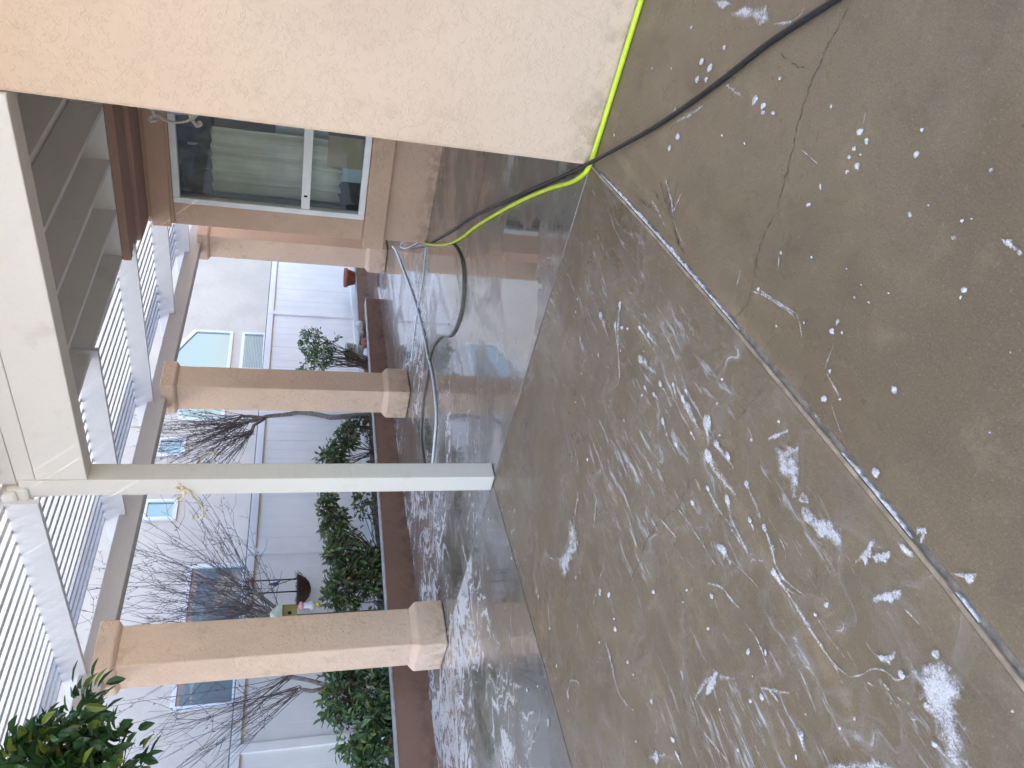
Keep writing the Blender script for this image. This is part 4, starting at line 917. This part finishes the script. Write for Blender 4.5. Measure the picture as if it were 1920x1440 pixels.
class Foam:
    def __init__(s): s.v = []; s.f = []; s.e = []
    def fan(s, c, ring, h):
        """domed patch: centre, inner ring, rim; rim value 0 lets the froth break up towards the edge"""
        n = len(ring); i = len(s.v); c = Vector(c)
        s.v.append((c.x, c.y, .004 + h)); s.e.append(1.0)
        for q in ring: p = c.lerp(Vector(q), .62); s.v.append((p.x, p.y, .004 + h * .8)); s.e.append(.9)
        for q in ring: p = c.lerp(Vector(q), .9); s.v.append((p.x, p.y, .0035 + h * .35)); s.e.append(.62)
        for q in ring: p = c.lerp(Vector(q), 1.32); s.v.append((p.x, p.y, .003)); s.e.append(-.35)
        for k in range(n):
            j = (k + 1) % n
            s.f.append((i, i+1+k, i+1+j))
            for L in (0, 1): s.f.append((i+1+L*n+k, i+1+(L+1)*n+k, i+1+(L+1)*n+j, i+1+L*n+j))
    def ribbon(s, pts, ws, val=.85):
        P = [Vector((p[0], p[1], 0)) for p in pts]; P = scroll(P, 0); n = len(P); i = len(s.v); m_ = len(ws) - 1
        for k, p in enumerate(P):
            d = (P[min(k+1, n-1)] - P[max(k-1, 0)]).normalized(); sd = Vector((-d.y, d.x, 0)); u = k / (n - 1) * m_
            w = ws[int(min(u, m_ - 1e-6))] * (1 - u % 1) + ws[min(int(u) + 1, m_)] * (u % 1) if u < m_ else ws[-1]
            w *= .8 + .5 * noise.noise(p * 30)
            for t, e, z in ((-.95, -.3, .003), (0, val * (1 - .3 * k / n), .0055), (.95, -.3, .003)):
                q = p + sd * w * t; s.v.append((q.x, q.y, z)); s.e.append(e)
        for k in range(n - 1):
            for t in (0, 1): s.f.append((i+k*3+t, i+k*3+t+1, i+k*3+4+t, i+k*3+3+t))
    def blob(s, x, y, r_, seed, asp=1.0, ang=0.0, h=.006):
        n = 16; ring = []
        for k in range(n):
            a = 2*math.pi*k/n; rr = r_ * (1 + .35 * noise.noise(Vector((math.cos(a)*1.3, math.sin(a)*1.3, seed*3.7))))
            u, v = rr * math.cos(a) * asp, rr * math.sin(a); ring.append((x + u*math.cos(ang) - v*math.sin(ang), y + u*math.sin(ang) + v*math.cos(ang)))
        s.fan((x, y), ring, h)
fm = Foam(); r = random.Random(77)
for pts, w in FOAM['comets']:
    a, c = Vector(pts[0]), Vector(pts[1]); ang = math.atan2((c-a).y, (c-a).x)
    fm.blob(a.x, a.y, w * .7, r.random() * 99, 1.45, ang, .005)
    fm.ribbon(pts, [w * 1.5, w * 1.5, w * 1.1, w * .5], .80)
for pts, w in FOAM['trails']: fm.ribbon(pts, [w * .6, w * 1.4, w * 1.2, w * .5], .72)
for x, y_, w in FOAM['dots']: fm.blob(x, y_, w * .74, r.random() * 99, r.uniform(1, 1.4), r.uniform(0, 3))
def inside(q, P):
    c = False; n = len(P)
    for i in range(n):
        (x1, y1), (x2, y2) = P[i], P[i-1]
        if (y1 > q[1]) != (y2 > q[1]) and q[0] < (x2-x1) * (q[1]-y1) / (y2-y1) + x1: c = not c
    return c
def rim(q, P):
    best = 9.0; q = Vector(q)
    for i in range(len(P)):
        a, c = Vector(P[i-1]), Vector(P[i]); d = c - a; t = max(0, min(1, (q - a).dot(d) / max(1e-9, d.dot(d))))
        best = min(best, (q - a - d * t).length)
    return best if inside(q, P) else -best
for P in FOAM['polys']:
    # film of suds: a fine sheet whose froth thins out towards the rim
    xs = [p[0] for p in P]; ys = [p[1] for p in P]
    area = abs(sum(P[i-1][0]*P[i][1] - P[i][0]*P[i-1][1] for i in range(len(P)))) / 2
    soft = .30 * area ** .5; st = soft * .22; x0 = min(xs) - soft * .6; y0 = min(ys) - soft * .6
    nx = int((max(xs) - x0 + soft * .6) / st) + 1; ny = int((max(ys) - y0 + soft * .6) / st) + 1; idx = {}
    for i in range(nx + 1):
        for j in range(ny + 1):
            q = (x0 + i * st, y0 + j * st)
            qq = (q[0] + .35 * soft * noise.noise(Vector((q[0] / soft * 1.2, q[1] / soft * 1.2, 1))), q[1] + .35 * soft * noise.noise(Vector((q[0] / soft * 1.2, q[1] / soft * 1.2, 6))))
            e = .30 + 1.1 * rim(qq, P) / soft
            if e > -.6:
                idx[i, j] = len(fm.v); e = min(.85, e); fm.v.append((q[0], q[1], .0035 + .004 * max(0, e))); fm.e.append(e)
    for i in range(nx):
        for j in range(ny):
            k4 = [(i, j), (i+1, j), (i+1, j+1), (i, j+1)]
            if all(k in idx for k in k4): fm.f.append(tuple(idx[k] for k in k4))
# loose flecks thrown along the wash direction
for k in range(120):
    x = r.uniform(.6, 3.3); y_ = r.uniform(.5, 3.8)
    if noise.noise(Vector((x * 1.1, y_ * 1.1, 9))) < .02: continue
    fm.blob(x, y_, abs(r.gauss(0, .0035)) + .0015, k, r.uniform(1, 2.2), r.gauss(2.4, .4), .002)
for k in range(140):
    x = r.uniform(1.6, 7.2); y_ = r.uniform(3.6, 6.9)
    fm.blob(x, y_, abs(r.gauss(0, .006)) + .003, k, r.uniform(1, 2), r.gauss(2.4, .5), .003)
me = bpy.data.meshes.new('soap_foam'); me.from_pydata(fm.v, [], fm.f); me.update()
at = me.attributes.new('edge', 'FLOAT', 'POINT'); at.data.foreach_set('value', fm.e)
me.polygons.foreach_set('use_smooth', [True] * len(me.polygons)); me.materials.append(MAT['foam'])
fo = bpy.data.objects.new('soap_foam', me); col.objects.link(fo)
kind(fo, 'stuff'); fo['label'] = 'white soap foam smeared and splashed over the wet concrete'
